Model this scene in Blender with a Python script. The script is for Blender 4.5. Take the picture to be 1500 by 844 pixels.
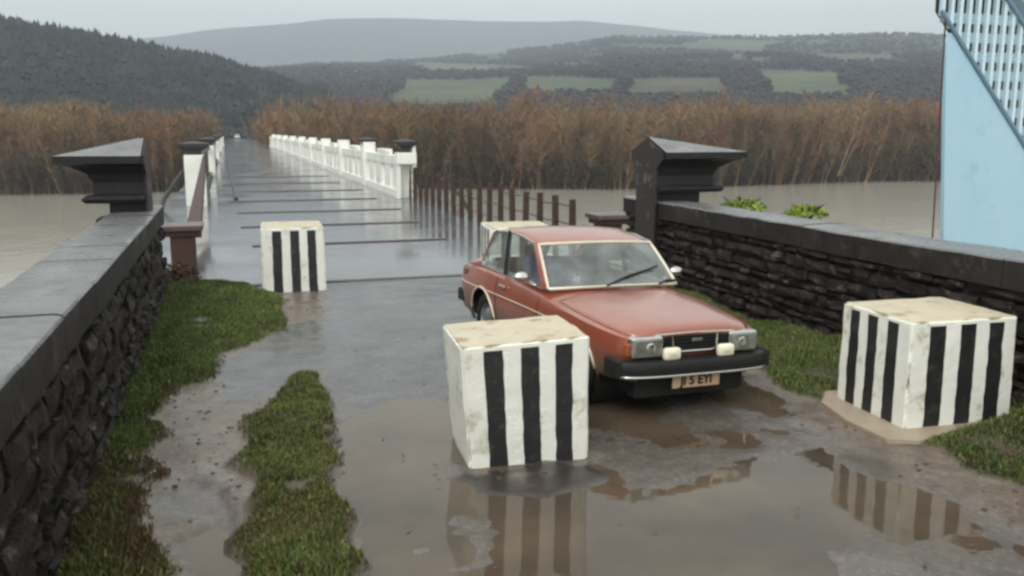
import bpy, bmesh, math, random
import numpy as np
from mathutils import Vector, Matrix, noise as mn

random.seed(7); RNG = np.random.default_rng(7)
for o in list(bpy.data.objects): bpy.data.objects.remove(o)
scene = bpy.context.scene
COL = scene.collection
R = math.radians

# ------------------------------------------------------------------ camera
F, H = 1300.0, 2.5                      # focal length in px of a 1500 px wide frame, eye height
_vp = np.array([336-750.0, 422-192.0, F])
_h2 = _vp + np.array([1000.0, 0, 0])
_n = np.cross(_vp, _h2); _n /= np.linalg.norm(_n)
if _n[1] < 0: _n = -_n
_Y = _vp/np.linalg.norm(_vp); _X = np.cross(_Y, _n)
if _X[0] < 0: _X = -_X
CM = np.array([_X, _Y, _n]).T
def ray(u, v): return CM.T @ np.array([u-750.0, 422.0-v, F])
def ground_pt(u, v, z=0.0):
    d = ray(u, v); t = (z-H)/d[2]; return (d[0]*t, d[1]*t)
def at_Y(u, v, Y):
    d = ray(u, v); t = Y/d[1]; return (d[0]*t, Y, d[2]*t+H)
cd = bpy.data.cameras.new('camera'); cam = bpy.data.objects.new('camera', cd); COL.objects.link(cam)
cd.sensor_width = 36; cd.lens = 36*F/1500; cd.clip_start = 0.1; cd.clip_end = 20000
mw = Matrix.Identity(4)
for i in range(3):
    mw[i][0] = CM[0][i]; mw[i][1] = CM[1][i]; mw[i][2] = -CM[2][i]
mw[2][3] = H
cam.matrix_world = mw
scene.camera = cam
# ------------------------------------------------------------------ world / light
SUN_EL, SUN_AZ = R(48), R(215)
w = bpy.data.worlds.new('World'); scene.world = w; w.use_nodes = True
nt = w.node_tree; nt.nodes.clear()
out = nt.nodes.new('ShaderNodeOutputWorld'); bg = nt.nodes.new('ShaderNodeBackground')
sky = nt.nodes.new('ShaderNodeTexSky'); sky.sky_type = 'NISHITA'; sky.sun_disc = False
sky.sun_elevation = SUN_EL; sky.sun_rotation = SUN_AZ; sky.air_density = 1.0; sky.dust_density = 5.0; sky.ozone_density = 1.0
hs = nt.nodes.new('ShaderNodeHueSaturation'); hs.inputs['Saturation'].default_value = 0.22
mx = nt.nodes.new('ShaderNodeMix'); mx.data_type = 'RGBA'; mx.inputs[0].default_value = 0.6
mx.inputs[7].default_value = (7.1, 7.4, 6.6, 1)
tc = nt.nodes.new('ShaderNodeTexCoord'); cn = nt.nodes.new('ShaderNodeTexNoise'); cn.inputs['Scale'].default_value = 2.2; cn.inputs['Detail'].default_value = 5
mp = nt.nodes.new('ShaderNodeMapping'); mp.inputs['Scale'].default_value = (1, 1, 3)
cr = nt.nodes.new('ShaderNodeMapRange'); cr.inputs[3].default_value = 0.78; cr.inputs[4].default_value = 1.2
mul = nt.nodes.new('ShaderNodeMix'); mul.data_type = 'RGBA'; mul.blend_type = 'MULTIPLY'; mul.inputs[0].default_value = 1
L = nt.links.new
L(sky.outputs[0], hs.inputs['Color']); L(hs.outputs[0], mx.inputs[6])
L(tc.outputs['Generated'], mp.inputs[0]); L(mp.outputs[0], cn.inputs['Vector']); L(cn.outputs[0], cr.inputs[0])
L(mx.outputs[2], mul.inputs[6]); L(cr.outputs[0], mul.inputs[7])
L(mul.outputs[2], bg.inputs['Color']); bg.inputs['Strength'].default_value = 0.14
L(bg.outputs[0], out.inputs['Surface'])
sl = bpy.data.lights.new('sun', 'SUN'); sl.energy = 0.8; sl.angle = R(25); sl.color = (1, .97, .92)
so = bpy.data.objects.new('sun', sl); COL.objects.link(so)
sd = Vector((math.sin(SUN_AZ)*math.cos(SUN_EL), math.cos(SUN_AZ)*math.cos(SUN_EL), math.sin(SUN_EL)))
so.rotation_euler = sd.to_track_quat('Z', 'Y').to_euler()
scene.view_settings.view_transform = 'Standard'; scene.view_settings.look = 'None'
scene.view_settings.exposure = 0.52; scene.view_settings.gamma = 1; scene.view_settings.use_curve_mapping = False
scene.render.engine = 'CYCLES'
scene.cycles.filter_width = 2.8
scene.cycles.max_bounces = 8; scene.cycles.transparent_max_bounces = 12
scene.cycles.volume_bounces = 1

# ------------------------------------------------------------------ materials
def mat(name, col, rough=0.7, metal=0.0, col2=None, scale=3.0, bump=0.0, bscale=None, detail=6, col3=None, s3=0.7, spec=0.5,
        coat=0.0, rough2=None, contrast=0.25, coords='Object'):
    m = bpy.data.materials.new(name); m.use_nodes = True
    t = m.node_tree; b = t.nodes['Principled BSDF']; l = t.links.new
    b.inputs['Roughness'].default_value = rough; b.inputs['Metallic'].default_value = metal
    b.inputs['Specular IOR Level'].default_value = spec
    if coat: b.inputs['Coat Weight'].default_value = coat; b.inputs['Coat Roughness'].default_value = 0.06
    co = t.nodes.new('ShaderNodeTexCoord')
    if col2 is None: col2 = tuple(c*0.8 for c in col)
    n = t.nodes.new('ShaderNodeTexNoise'); n.inputs['Scale'].default_value = scale; n.inputs['Detail'].default_value = detail
    n.inputs['Roughness'].default_value = 0.65
    l(co.outputs[coords], n.inputs['Vector'])
    r = t.nodes.new('ShaderNodeMapRange'); r.inputs[1].default_value = .5-contrast; r.inputs[2].default_value = .5+contrast
    l(n.outputs[0], r.inputs[0])
    x = t.nodes.new('ShaderNodeMix'); x.data_type = 'RGBA'; x.inputs[6].default_value = (*col, 1); x.inputs[7].default_value = (*col2, 1)
    l(r.outputs[0], x.inputs[0]); res = x.outputs[2]
    if col3:
        n3 = t.nodes.new('ShaderNodeTexNoise'); n3.inputs['Scale'].default_value = scale*s3; n3.inputs['Detail'].default_value = 8
        n3.inputs['Roughness'].default_value = .7
        l(co.outputs[coords], n3.inputs['Vector'])
        r3 = t.nodes.new('ShaderNodeMapRange'); r3.inputs[1].default_value = .56; r3.inputs[2].default_value = .66
        l(n3.outputs[0], r3.inputs[0])
        x3 = t.nodes.new('ShaderNodeMix'); x3.data_type = 'RGBA'; x3.inputs[7].default_value = (*col3, 1)
        l(r3.outputs[0], x3.inputs[0]); l(res, x3.inputs[6]); res = x3.outputs[2]
    l(res, b.inputs['Base Color'])
    if rough2 is not None:
        rr = t.nodes.new('ShaderNodeMapRange'); rr.inputs[1].default_value = .35; rr.inputs[2].default_value = .65
        rr.inputs[3].default_value = rough; rr.inputs[4].default_value = rough2
        l(n.outputs[0], rr.inputs[0]); l(rr.outputs[0], b.inputs['Roughness'])
    if bump:
        nb = t.nodes.new('ShaderNodeTexNoise'); nb.inputs['Scale'].default_value = bscale or scale*4; nb.inputs['Detail'].default_value = 8
        l(co.outputs[coords], nb.inputs['Vector'])
        bb = t.nodes.new('ShaderNodeBump'); bb.inputs['Strength'].default_value = bump; bb.inputs['Distance'].default_value = 0.02
        l(nb.outputs[0], bb.inputs['Height']); l(bb.outputs[0], b.inputs['Normal'])
    return m

M = {}
M['stone'] = mat('stone', (.008, .007, .007), .65, col2=(.036, .027, .024), scale=4, bump=1.0, bscale=24, col3=(.13, .10, .08), s3=1.6, spec=.15, contrast=.18)
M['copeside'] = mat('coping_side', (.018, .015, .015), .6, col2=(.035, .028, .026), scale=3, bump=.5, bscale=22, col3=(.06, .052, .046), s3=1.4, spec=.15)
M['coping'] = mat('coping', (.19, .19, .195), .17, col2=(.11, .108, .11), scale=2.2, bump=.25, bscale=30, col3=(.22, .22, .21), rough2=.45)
M['capstone'] = mat('capstone', (.012, .011, .014), .30, col2=(.026, .024, .027), scale=3, bump=.4, bscale=25, rough2=.5, spec=.2)
M['capface'] = mat('capface', (.024, .019, .018), .6, col2=(.022, .018, .017), scale=4, bump=.5, bscale=25, col3=(.26, .23, .20), s3=.5)
M['white'] = mat('white_paint', (.84, .84, .78), .55, col2=(.74, .74, .66), scale=3.2, bump=.3, bscale=40, col3=(.50, .49, .38), s3=1.3, contrast=.3)
M['whiteclean'] = mat('parapet_white', (.86, .86, .82), .5, col2=(.74, .74, .68), scale=.8, bump=.2, bscale=10, col3=(.5, .47, .40), s3=2.2)
M['black'] = mat('black_paint', (.012, .012, .014), .45, col2=(.02, .02, .02), scale=6, bump=.25, bscale=40, col3=(.05, .048, .04), s3=2.0)
M['creamtop'] = mat('weathered_top', (.50, .43, .31), .6, col2=(.62, .56, .44), scale=4, bump=.3, bscale=40, col3=(.34, .25, .15), s3=.8)
M['slab'] = mat('slab', (.40, .32, .24), .5, col2=(.30, .24, .18), scale=4, bump=.3, bscale=40)
M['rust'] = mat('rust', (.05, .017, .011), .55, col2=(.05, .022, .015), scale=4, bump=.4, bscale=30)
M['rusttop'] = mat('rust_top', (.07, .04, .035), .3, col2=(.12, .09, .08), scale=4, bump=.2)
M['iron'] = mat('iron', (.018, .016, .018), .4, col2=(.035, .03, .03), scale=5)
M['post'] = mat('post', (.06, .024, .014), .6, col2=(.025, .015, .011), scale=6, bump=.4)
M['blue'] = mat('blue_paint', (.34, .53, .67), .45, col2=(.39, .57, .69), scale=.6, col3=(.31, .48, .60), s3=2.5, bump=.05)
M['bluelight'] = mat('blue_bars', (.60, .74, .82), .4, col2=(.54, .68, .76), scale=2)
M['bluedeep'] = mat('blue_deep', (.13, .22, .30), .5, col2=(.17, .27, .36), scale=2)
M['bluemid'] = mat('blue_mid', (.33, .47, .55), .5, col2=(.28, .42, .50), scale=2)
M['dark'] = mat('dark_void', (.02, .022, .022), .8)
M['carred'] = mat('car_red', (.31, .068, .030), .34, col2=(.26, .056, .026), scale=1.5, coat=1.0, spec=.8, rough2=.45)
M['carred'].node_tree.nodes['Principled BSDF'].inputs['Coat IOR'].default_value = 1.75
M['carred'].node_tree.nodes['Principled BSDF'].inputs['Coat Roughness'].default_value = .16
def add_mud(m):
    t = m.node_tree; b = t.nodes['Principled BSDF']; l = t.links.new
    src = b.inputs['Base Color'].links[0].from_socket
    co = t.nodes.new('ShaderNodeTexCoord'); sx = t.nodes.new('ShaderNodeSeparateXYZ'); l(co.outputs['Object'], sx.inputs[0])
    n = t.nodes.new('ShaderNodeTexNoise'); n.inputs['Scale'].default_value = 9; n.inputs['Detail'].default_value = 8; l(co.outputs['Object'], n.inputs['Vector'])
    a = t.nodes.new('ShaderNodeMath'); a.operation = 'MULTIPLY_ADD'; l(n.outputs[0], a.inputs[0]); a.inputs[1].default_value = -.45; l(sx.outputs[2], a.inputs[2])
    r = t.nodes.new('ShaderNodeMapRange'); r.inputs[1].default_value = .42; r.inputs[2].default_value = .12; l(a.outputs[0], r.inputs[0])
    x = t.nodes.new('ShaderNodeMix'); x.data_type = 'RGBA'; x.inputs[7].default_value = (.11, .075, .05, 1)
    l(r.outputs[0], x.inputs[0]); l(src, x.inputs[6]); l(x.outputs[2], b.inputs['Base Color'])
    c = t.nodes.new('ShaderNodeMath'); c.operation = 'SUBTRACT'; c.inputs[0].default_value = 1; l(r.outputs[0], c.inputs[1]); l(c.outputs[0], b.inputs['Coat Weight'])
add_mud(M['carred'])
M['chrome'] = mat('chrome', (.75, .74, .70), .22, 1.0, col2=(.6, .6, .56), scale=8)
M['trim'] = mat('pale_trim', (.78, .72, .58), .35, .2, col2=(.68, .62, .5), scale=8)
M['rubber'] = mat('rubber', (.010, .010, .011), .55, col2=(.02, .018, .017), scale=6, spec=.3)
M['under'] = mat('underbody', (.008, .008, .008), .8)
M['seat'] = mat('seat_cloth', (.10, .05, .03), .8, col2=(.07, .035, .02))
M['plate'] = mat('plate', (.62, .42, .26), .5, col2=(.55, .36, .24), scale=14)
M['cover'] = mat('lamp_cover', (.85, .80, .64), .4, col2=(.75, .70, .55), scale=12)
M['lampglass'] = mat('lamp_glass', (.30, .31, .28), .10, .5, col2=(.13, .13, .12), scale=7, contrast=.2, coat=1.0)
M['amber'] = mat('amber', (.35, .09, .03), .25)
M['steel'] = mat('wheel_steel', (.35, .35, .34), .4, .7)
M['skin'] = mat('skin', (.60, .38, .28), .55)
M['jacket'] = mat('jacket', (.05, .07, .18), .8)
M['hair'] = mat('hair', (.03, .02, .012), .7)
M['deckconc'] = mat('girder', (.16, .15, .14), .6, col2=(.10, .09, .08), scale=1, bump=.3, bscale=8)
M['litter'] = mat('litter', (.75, .75, .72), .5)
M['joint'] = mat('joint_timber', (.045, .032, .028), .4, col2=(.09, .07, .06), scale=3)

def glass(name, tint=(.72, .78, .76), ior=1.6, sky_veil=.10, dcol=(.55, .60, .60)):
    m = bpy.data.materials.new(name); m.use_nodes = True; t = m.node_tree; t.nodes.clear(); l = t.links.new
    o = t.nodes.new('ShaderNodeOutputMaterial'); tr = t.nodes.new('ShaderNodeBsdfTransparent'); tr.inputs[0].default_value = (*tint, 1)
    gl = t.nodes.new('ShaderNodeBsdfGlossy'); gl.inputs['Roughness'].default_value = .04; gl.inputs[0].default_value = (.95, .98, 1, 1)
    df = t.nodes.new('ShaderNodeBsdfDiffuse'); df.inputs[0].default_value = (*dcol, 1)  # pale diffuse veil imitates bright sky reflected in the glass
    n = t.nodes.new('ShaderNodeTexNoise'); n.inputs['Scale'].default_value = 3.0; n.inputs['Detail'].default_value = 5
    co = t.nodes.new('ShaderNodeTexCoord'); l(co.outputs['Object'], n.inputs['Vector'])
    r = t.nodes.new('ShaderNodeMapRange'); r.inputs[1].default_value = .35; r.inputs[2].default_value = .7
    r.inputs[3].default_value = sky_veil*.4; r.inputs[4].default_value = sky_veil*1.6; l(n.outputs[0], r.inputs[0])
    fr = t.nodes.new('ShaderNodeFresnel'); ge = t.nodes.new('ShaderNodeNewGeometry'); mr_ = t.nodes.new('ShaderNodeMapRange'); mr_.inputs[3].default_value = ior; mr_.inputs[4].default_value = 1/ior
    l(ge.outputs['Backfacing'], mr_.inputs[0]); l(mr_.outputs[0], fr.inputs[0])
    a = t.nodes.new('ShaderNodeMixShader'); b = t.nodes.new('ShaderNodeMixShader')
    l(r.outputs[0], a.inputs[0]); l(tr.outputs[0], a.inputs[1]); l(df.outputs[0], a.inputs[2])
    l(fr.outputs[0], b.inputs[0]); l(a.outputs[0], b.inputs[1]); l(gl.outputs[0], b.inputs[2]); l(b.outputs[0], o.inputs[0])
    return m
M['glass'] = glass('windscreen_glass', ior=1.65, sky_veil=.22)
M['sideglass'] = glass('side_glass', ior=1.55, sky_veil=.16)

# ------------------------------------------------------------------ object helpers
def tag(o, label=None, cat=None, group=None, kind=None):
    if label: o['label'] = label
    if cat: o['category'] = cat
    if group: o['group'] = group
    if kind: o['kind'] = kind
    return o
def empty(name, loc=(0, 0, 0), rz=0.0, parent=None):
    o = bpy.data.objects.new(name, None); COL.objects.link(o); o.location = loc; o.rotation_euler.z = rz
    o.empty_display_size = .2
    if parent: o.parent = parent
    return o
def mesh_obj(name, verts, faces, mats, parent=None, smooth=False, mi=None):
    me = bpy.data.meshes.new(name); me.from_pydata([tuple(v) for v in verts], [], [tuple(f) for f in faces])
    for m in (mats if isinstance(mats, (list, tuple)) else [mats]): me.materials.append(m)
    if mi is not None: me.polygons.foreach_set('material_index', np.asarray(mi, dtype=np.int32))
    if smooth: me.polygons.foreach_set('use_smooth', np.ones(len(me.polygons), dtype=bool))
    me.update()
    o = bpy.data.objects.new(name, me); COL.objects.link(o)
    if parent: o.parent = parent
    return o
def np_mesh(name, V, Fc, mats, parent=None, smooth=False, color=None, mi=None):
    """V (n,3), Fc (m,k) uniform polygons"""
    V = np.ascontiguousarray(V, dtype=np.float32); Fc = np.ascontiguousarray(Fc, dtype=np.int32); k = Fc.shape[1]
    me = bpy.data.meshes.new(name); me.vertices.add(len(V)); me.vertices.foreach_set('co', V.ravel())
    me.loops.add(Fc.size); me.loops.foreach_set('vertex_index', Fc.ravel())
    me.polygons.add(len(Fc)); me.polygons.foreach_set('loop_start', np.arange(0, Fc.size, k, dtype=np.int32))
    me.polygons.foreach_set('loop_total', np.full(len(Fc), k, dtype=np.int32))
    for m in (mats if isinstance(mats, (list, tuple)) else [mats]): me.materials.append(m)
    if mi is not None: me.polygons.foreach_set('material_index', np.asarray(mi, dtype=np.int32))
    me.polygons.foreach_set('use_smooth', np.full(len(Fc), smooth, dtype=bool))
    me.update(calc_edges=True)
    if color is not None:
        ca = me.color_attributes.new('Col', 'FLOAT_COLOR', 'POINT')
        c = np.ones((len(V), 4), dtype=np.float32); c[:, :3] = color; ca.data.foreach_set('color', c.ravel())
    o = bpy.data.objects.new(name, me); COL.objects.link(o)
    if parent: o.parent = parent
    return o

class MB:
    def __init__(s): s.v = []; s.f = []
    def add(s, vs, fs):
        b = len(s.v); s.v += [tuple(v) for v in vs]; s.f += [tuple(i+b for i in f) for f in fs]; return s
    def box(s, c, d, rot=None, bev=0.0):
        hx, hy, hz = d[0]/2, d[1]/2, d[2]/2
        if bev <= 0:
            vs = [Vector((x*hx, y*hy, z*hz)) for x in (-1, 1) for y in (-1, 1) for z in (-1, 1)]
            fs = [(0, 1, 3, 2), (4, 6, 7, 5), (0, 4, 5, 1), (2, 3, 7, 6), (0, 2, 6, 4), (1, 5, 7, 3)]
        else:
            bm = bmesh.new(); bmesh.ops.create_cube(bm, size=1)
            for v in bm.verts: v.co = Vector((v.co.x*d[0], v.co.y*d[1], v.co.z*d[2]))
            bmesh.ops.bevel(bm, geom=list(bm.edges), offset=min(bev, min(d)*.45), segments=2, affect='EDGES', profile=.5)
            bm.verts.index_update(); vs = [v.co.copy() for v in bm.verts]; fs = [[v.index for v in f.verts] for f in bm.faces]; bm.free()
        if rot is not None: vs = [rot @ v for v in vs]
        return s.add([v+Vector(c) for v in vs], fs)
    def tube(s, pts, r, n=8, cap=True):
        pts = [Vector(p) for p in pts]; rs = r if isinstance(r, (list, tuple)) else [r]*len(pts)
        rings = []
        up = Vector((0, 0, 1))
        for i, p in enumerate(pts):
            d = (pts[min(i+1, len(pts)-1)]-pts[max(i-1, 0)]).normalized()
            a = d.cross(up if abs(d.z) < .95 else Vector((1, 0, 0))).normalized(); b = d.cross(a)
            rings.append([p+(a*math.cos(2*math.pi*k/n)+b*math.sin(2*math.pi*k/n))*rs[i] for k in range(n)])
        vs = [v for q in rings for v in q]; fs = []
        for i in range(len(pts)-1):
            for k in range(n): fs.append((i*n+k, i*n+(k+1) % n, (i+1)*n+(k+1) % n, (i+1)*n+k))
        if cap: fs.append(tuple(range(n-1, -1, -1))); fs.append(tuple(range((len(pts)-1)*n, len(pts)*n)))
        return s.add(vs, fs)
    def lathe(s, prof, c, axis='Y', n=28):
        vs = []; fs = []
        for (r, h) in prof:
            for k in range(n):
                a = 2*math.pi*k/n; x, y = r*math.cos(a), r*math.sin(a)
                v = (x, h, y) if axis == 'Y' else ((x, y, h) if axis == 'Z' else (h, x, y))
                vs.append(Vector(v)+Vector(c))
        for i in range(len(prof)-1):
            for k in range(n): fs.append((i*n+k, i*n+(k+1) % n, (i+1)*n+(k+1) % n, (i+1)*n+k))
        return s.add(vs, fs)
    def prism(s, poly, axis, a0, a1):
        """poly: 2D pts; axis 'X': (y,z) extruded x; 'Y': (x,z) extruded y; 'Z': (x,y)"""
        def P(p, a): return {'X': (a, p[0], p[1]), 'Y': (p[0], a, p[1]), 'Z': (p[0], p[1], a)}[axis]
        n = len(poly); vs = [P(p, a0) for p in poly]+[P(p, a1) for p in poly]
        fs = [tuple(range(n)), tuple(range(2*n-1, n-1, -1))]+[(i, i+n, (i+1) % n+n, (i+1) % n) for i in range(n)]
        return s.add(vs, fs)
    def grid(s, fn, nu, nv, thick=None):
        vs = [fn(i/nu, j/nv) for i in range(nu+1) for j in range(nv+1)]
        fs = [(i*(nv+1)+j, (i+1)*(nv+1)+j, (i+1)*(nv+1)+j+1, i*(nv+1)+j+1) for i in range(nu) for j in range(nv)]
        return s.add(vs, fs)
    def build(s, name, m, parent=None, smooth=False, recalc=True, ang=None):
        me = bpy.data.meshes.new(name); me.from_pydata(s.v, [], s.f)
        if recalc:
            bm = bmesh.new(); bm.from_mesh(me); bmesh.ops.recalc_face_normals(bm, faces=list(bm.faces)); bm.to_mesh(me); bm.free()
        for q in (m if isinstance(m, (list, tuple)) else [m]): me.materials.append(q)
        if smooth:
            me.polygons.foreach_set('use_smooth', np.ones(len(me.polygons), dtype=bool))
            if ang: me.set_sharp_from_angle(angle=R(ang))
        me.update(); o = bpy.data.objects.new(name, me); COL.objects.link(o)
        if parent: o.parent = parent
        return o
def solidify(o, t, off=-1):
    md = o.modifiers.new('s', 'SOLIDIFY'); md.thickness = t; md.offset = off; return o
def copy_tree(o, parent=None):
    c = o.copy(); COL.objects.link(c)
    if parent: c.parent = parent
    for ch in [x for x in bpy.data.objects if x.parent == o]: copy_tree(ch, c)
    return c
def fbm(x, y, sc, oct=4, seed=0):
    """cheap vectorised value-noise fbm in [-1,1]"""
    r = 0; amp = 1; tot = 0
    for k in range(oct):
        s = sc*2**k; X = x*s+seed*17.3+k*5.1; Y = y*s-seed*9.7+k*3.3
        xi = np.floor(X).astype(np.int64); yi = np.floor(Y).astype(np.int64); fx = X-xi; fy = Y-yi
        fx = fx*fx*(3-2*fx); fy = fy*fy*(3-2*fy)
        def hsh(a, b):
            h = (a*374761393+b*668265263+seed*982451653+k*12345) & 0x7fffffff
            h = (h ^ (h >> 13))*1274126177 & 0x7fffffff
            return ((h ^ (h >> 16)) & 0xffff)/32767.5-1
        v = (hsh(xi, yi)*(1-fx)+hsh(xi+1, yi)*fx)*(1-fy)+(hsh(xi, yi+1)*(1-fx)+hsh(xi+1, yi+1)*fx)*fy
        r = r+v*amp; tot += amp; amp *= .5
    return r/tot
def sdist(px, py, poly):
    """signed distance (negative inside) to polygon"""
    P = np.array(poly, float); d = np.full(px.shape, 1e9); inside = np.zeros(px.shape, bool); n = len(P)
    for i in range(n):
        a = P[i]; b = P[(i+1) % n]; e = b-a
        wx = px-a[0]; wy = py-a[1]; t = np.clip((wx*e[0]+wy*e[1])/max((e@e), 1e-9), 0, 1)
        d = np.minimum(d, (wx-e[0]*t)**2+(wy-e[1]*t)**2)
        c = ((a[1] > py) != (b[1] > py))
        with np.errstate(divide='ignore', invalid='ignore'):
            xi = (b[0]-a[0])*(py-a[1])/(b[1]-a[1])+a[0]
        inside ^= c & (px < xi)
    d = np.sqrt(d); return np.where(inside, -d, d)
def sstep(a, b, x): t = np.clip((x-a)/(b-a), 0, 1); return t*t*(3-2*t)

# ================================================================== THE ROAD
G = lambda pts: [ground_pt(u, v) for u, v in pts]
verge_l = [(-1.3, -5), (-1.3, 15.2)]+G([(305, 402), (345, 405), (385, 425), (415, 440), (428, 468), (422, 492), (385, 505), (345, 522), (305, 555), (262, 590), (238, 622), (228, 660), (222, 720), (220, 844)])+[(-.62, 3.2), (-.6, 0), (-.62, -5)]
strip = G([(452, 552), (470, 580), (488, 615), (503, 650), (495, 690), (507, 740), (520, 800), (530, 844)])+[(.55, 3.4), (.5, 1), (.45, -5), (.05, -5), (.05, 1), (.03, 3.4)]+G([(372, 844), (358, 800), (348, 740), (344, 690), (350, 645), (368, 608), (392, 580), (425, 556)])
pud_b = G([(232, 727), (285, 708), (338, 714), (350, 742), (345, 780), (362, 820), (372, 850), (330, 840), (286, 806), (268, 790), (300, 768), (242, 745)])
pud_a = G([(322, 535), (350, 522), (390, 505), (430, 478), (470, 470), (480, 520), (440, 548), (395, 572), (360, 585), (330, 560)])
verge_r = [(8.2, 15.2), (5.95, 15.2), (5.9, 12.5)]+G([(1085, 470), (1095, 515), (1112, 552), (1160, 580), (1205, 596), (1245, 622), (1320, 650), (1400, 682), (1500, 722)])+[(5.0, 4.2), (4.95, 2), (4.9, -5), (8.2, -5)]
mudband = [(8.2, 15.2), (5.6, 15.2), (5.5, 12.5)]+G([(1075, 520), (1085, 560), (1150, 600), (1200, 622), (1245, 665), (1320, 700), (1400, 745), (1500, 800)])+[(4.25, 3.4), (4.2, 1), (4.2, -5), (8.2, -5)]
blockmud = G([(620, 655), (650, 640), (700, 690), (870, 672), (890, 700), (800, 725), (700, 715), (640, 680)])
path_l = [(-1.3, -5), (-1.3, 15.2)]+G([(470, 430), (478, 470), (465, 530), (470, 580), (500, 640), (520, 800), (530, 844)])+[(.55, 3.4), (.5, -5)]

x0, x1, y0, y1, st = -1.3, 8.2, -5.0, 15.0, .04
nx, ny = int((x1-x0)/st)+1, int((y1-y0)/st)+1
gx, gy = np.meshgrid(np.linspace(x0, x1, nx), np.linspace(y0, y1, ny), indexing='ij')
wob = fbm(gx, gy, 2.2, 5, 1)*.24
dVL, dST, dVR = (sdist(gx, gy, p)+wob for p in (verge_l, strip, verge_r))
dMB = sdist(gx, gy, mudband)+wob*1.3; dPA = sdist(gx, gy, pud_a)+wob*.6; dPB = sdist(gx, gy, pud_b)+wob*.5; dPL = sdist(gx, gy, path_l)+wob
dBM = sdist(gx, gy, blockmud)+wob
gr = np.maximum(np.maximum(sstep(.04, -.10, dVL), sstep(.04, -.10, dST)), sstep(.04, -.12, dVR))
hgt = -.026+fbm(gx, gy, .9, 5, 2)*.034+fbm(gx, gy, 6, 3, 3)*.006
mud = np.maximum(sstep(.15, -.2, dMB), sstep(.05, -.1, dPL)*(1-sstep(.20, 0, dPA))*(1-sstep(.10, -.04, dPB)))
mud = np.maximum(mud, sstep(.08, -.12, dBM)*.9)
hgt += mud*.034
hgt += sstep(7.6, 9.6, gy+wob*4)*(1-mud)*.024
hgt += mud*fbm(gx, gy, 3.0, 4, 5)*.010
hgt += sstep(0, -.7, dVL)*.07+gr*.022+gr*fbm(gx, gy, 4, 3, 6)*.02
hgt += sstep(0, -1.3, dVR)*.20
hgt += sstep(.02, -.2, dST)*.045
slab_d = sdist(gx, gy, [(5.05, 6.62), (4.93, 6.11), (4.93, 5.62), (5.15, 5.50), (5.6, 5.60), (6.3, 5.8), (6.4, 6.9), (5.3, 6.9)])
gr = gr*sstep(-.03, .08, slab_d); hgt = np.minimum(hgt, .03+sstep(-.0, .5, slab_d)*.3)
hgt = np.where(gy > 14.2, hgt*(1-sstep(14.2, 15, gy)*(1-gr)), hgt)
V = np.stack([gx, gy, hgt], -1).reshape(-1, 3)
idx = np.arange(nx*ny).reshape(nx, ny)
Fq = np.stack([idx[:-1, :-1], idx[1:, :-1], idx[1:, 1:], idx[:-1, 1:]], -1).reshape(-1, 4)
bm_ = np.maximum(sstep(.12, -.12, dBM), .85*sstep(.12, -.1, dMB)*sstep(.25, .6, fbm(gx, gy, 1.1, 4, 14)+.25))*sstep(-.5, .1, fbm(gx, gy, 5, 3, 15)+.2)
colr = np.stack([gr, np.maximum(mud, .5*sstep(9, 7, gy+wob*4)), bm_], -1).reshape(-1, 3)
def road_mat():
    m = bpy.data.materials.new('wet_road'); m.use_nodes = True; t = m.node_tree; b = t.nodes['Principled BSDF']; l = t.links.new
    at = t.nodes.new('ShaderNodeVertexColor'); at.layer_name = 'Col'; sp = t.nodes.new('ShaderNodeSeparateColor'); l(at.outputs[0], sp.inputs[0])
    co = t.nodes.new('ShaderNodeTexCoord')
    def noise(s, d=8):
        n = t.nodes.new('ShaderNodeTexNoise'); n.inputs['Scale'].default_value = s; n.inputs['Detail'].default_value = d; n.inputs['Roughness'].default_value = .7
        l(co.outputs['Object'], n.inputs['Vector']); return n.outputs[0]
    def mixc(f, a, c):
        x = t.nodes.new('ShaderNodeMix'); x.data_type = 'RGBA'
        if isinstance(f, float): x.inputs[0].default_value = f
        else: l(f, x.inputs[0])
        for k, q in ((6, a), (7, c)):
            if isinstance(q, tuple): x.inputs[k].default_value = (*q, 1)
            else: l(q, x.inputs[k])
        return x.outputs[2]
    def rng(f, a, bb, c=0, d=1):
        r = t.nodes.new('ShaderNodeMapRange'); l(f, r.inputs[0]); r.inputs[1].default_value = a; r.inputs[2].default_value = bb
        r.inputs[3].default_value = c; r.inputs[4].default_value = d; return r.outputs[0]
    n1 = noise(1.3); n2 = noise(24, 4); n3 = noise(5)
    tar = mixc(rng(n1, .35, .65), (.085, .083, .086), (.05, .048, .05))
    tar = mixc(rng(n2, .5, .8), tar, (.14, .135, .13))
    mudc = mixc(rng(n3, .35, .65), (.17, .13, .105), (.10, .078, .065))
    mudc = mixc(rng(n2, .5, .8), mudc, (.30, .25, .21))
    grs = mixc(rng(n3, .4, .6), (.045, .05, .02), (.075, .055, .04))
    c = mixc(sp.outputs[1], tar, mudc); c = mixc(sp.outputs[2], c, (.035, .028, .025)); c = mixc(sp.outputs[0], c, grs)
    l(c, b.inputs['Base Color'])
    ra = t.nodes.new('ShaderNodeMath'); ra.operation = 'ADD'; rb = t.nodes.new('ShaderNodeMath'); rb.operation = 'MULTIPLY'; rb.inputs[1].default_value = .17
    l(sp.outputs[1], rb.inputs[0]); l(rng(n1, .35, .65, .09, .26), ra.inputs[0]); l(rb.outputs[0], ra.inputs[1]); l(ra.outputs[0], b.inputs['Roughness'])
    bp = t.nodes.new('ShaderNodeBump'); bp.inputs['Strength'].default_value = .35; bp.inputs['Distance'].default_value = .010
    l(n2, bp.inputs['Height']); l(bp.outputs[0], b.inputs['Normal'])
    return m
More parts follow.
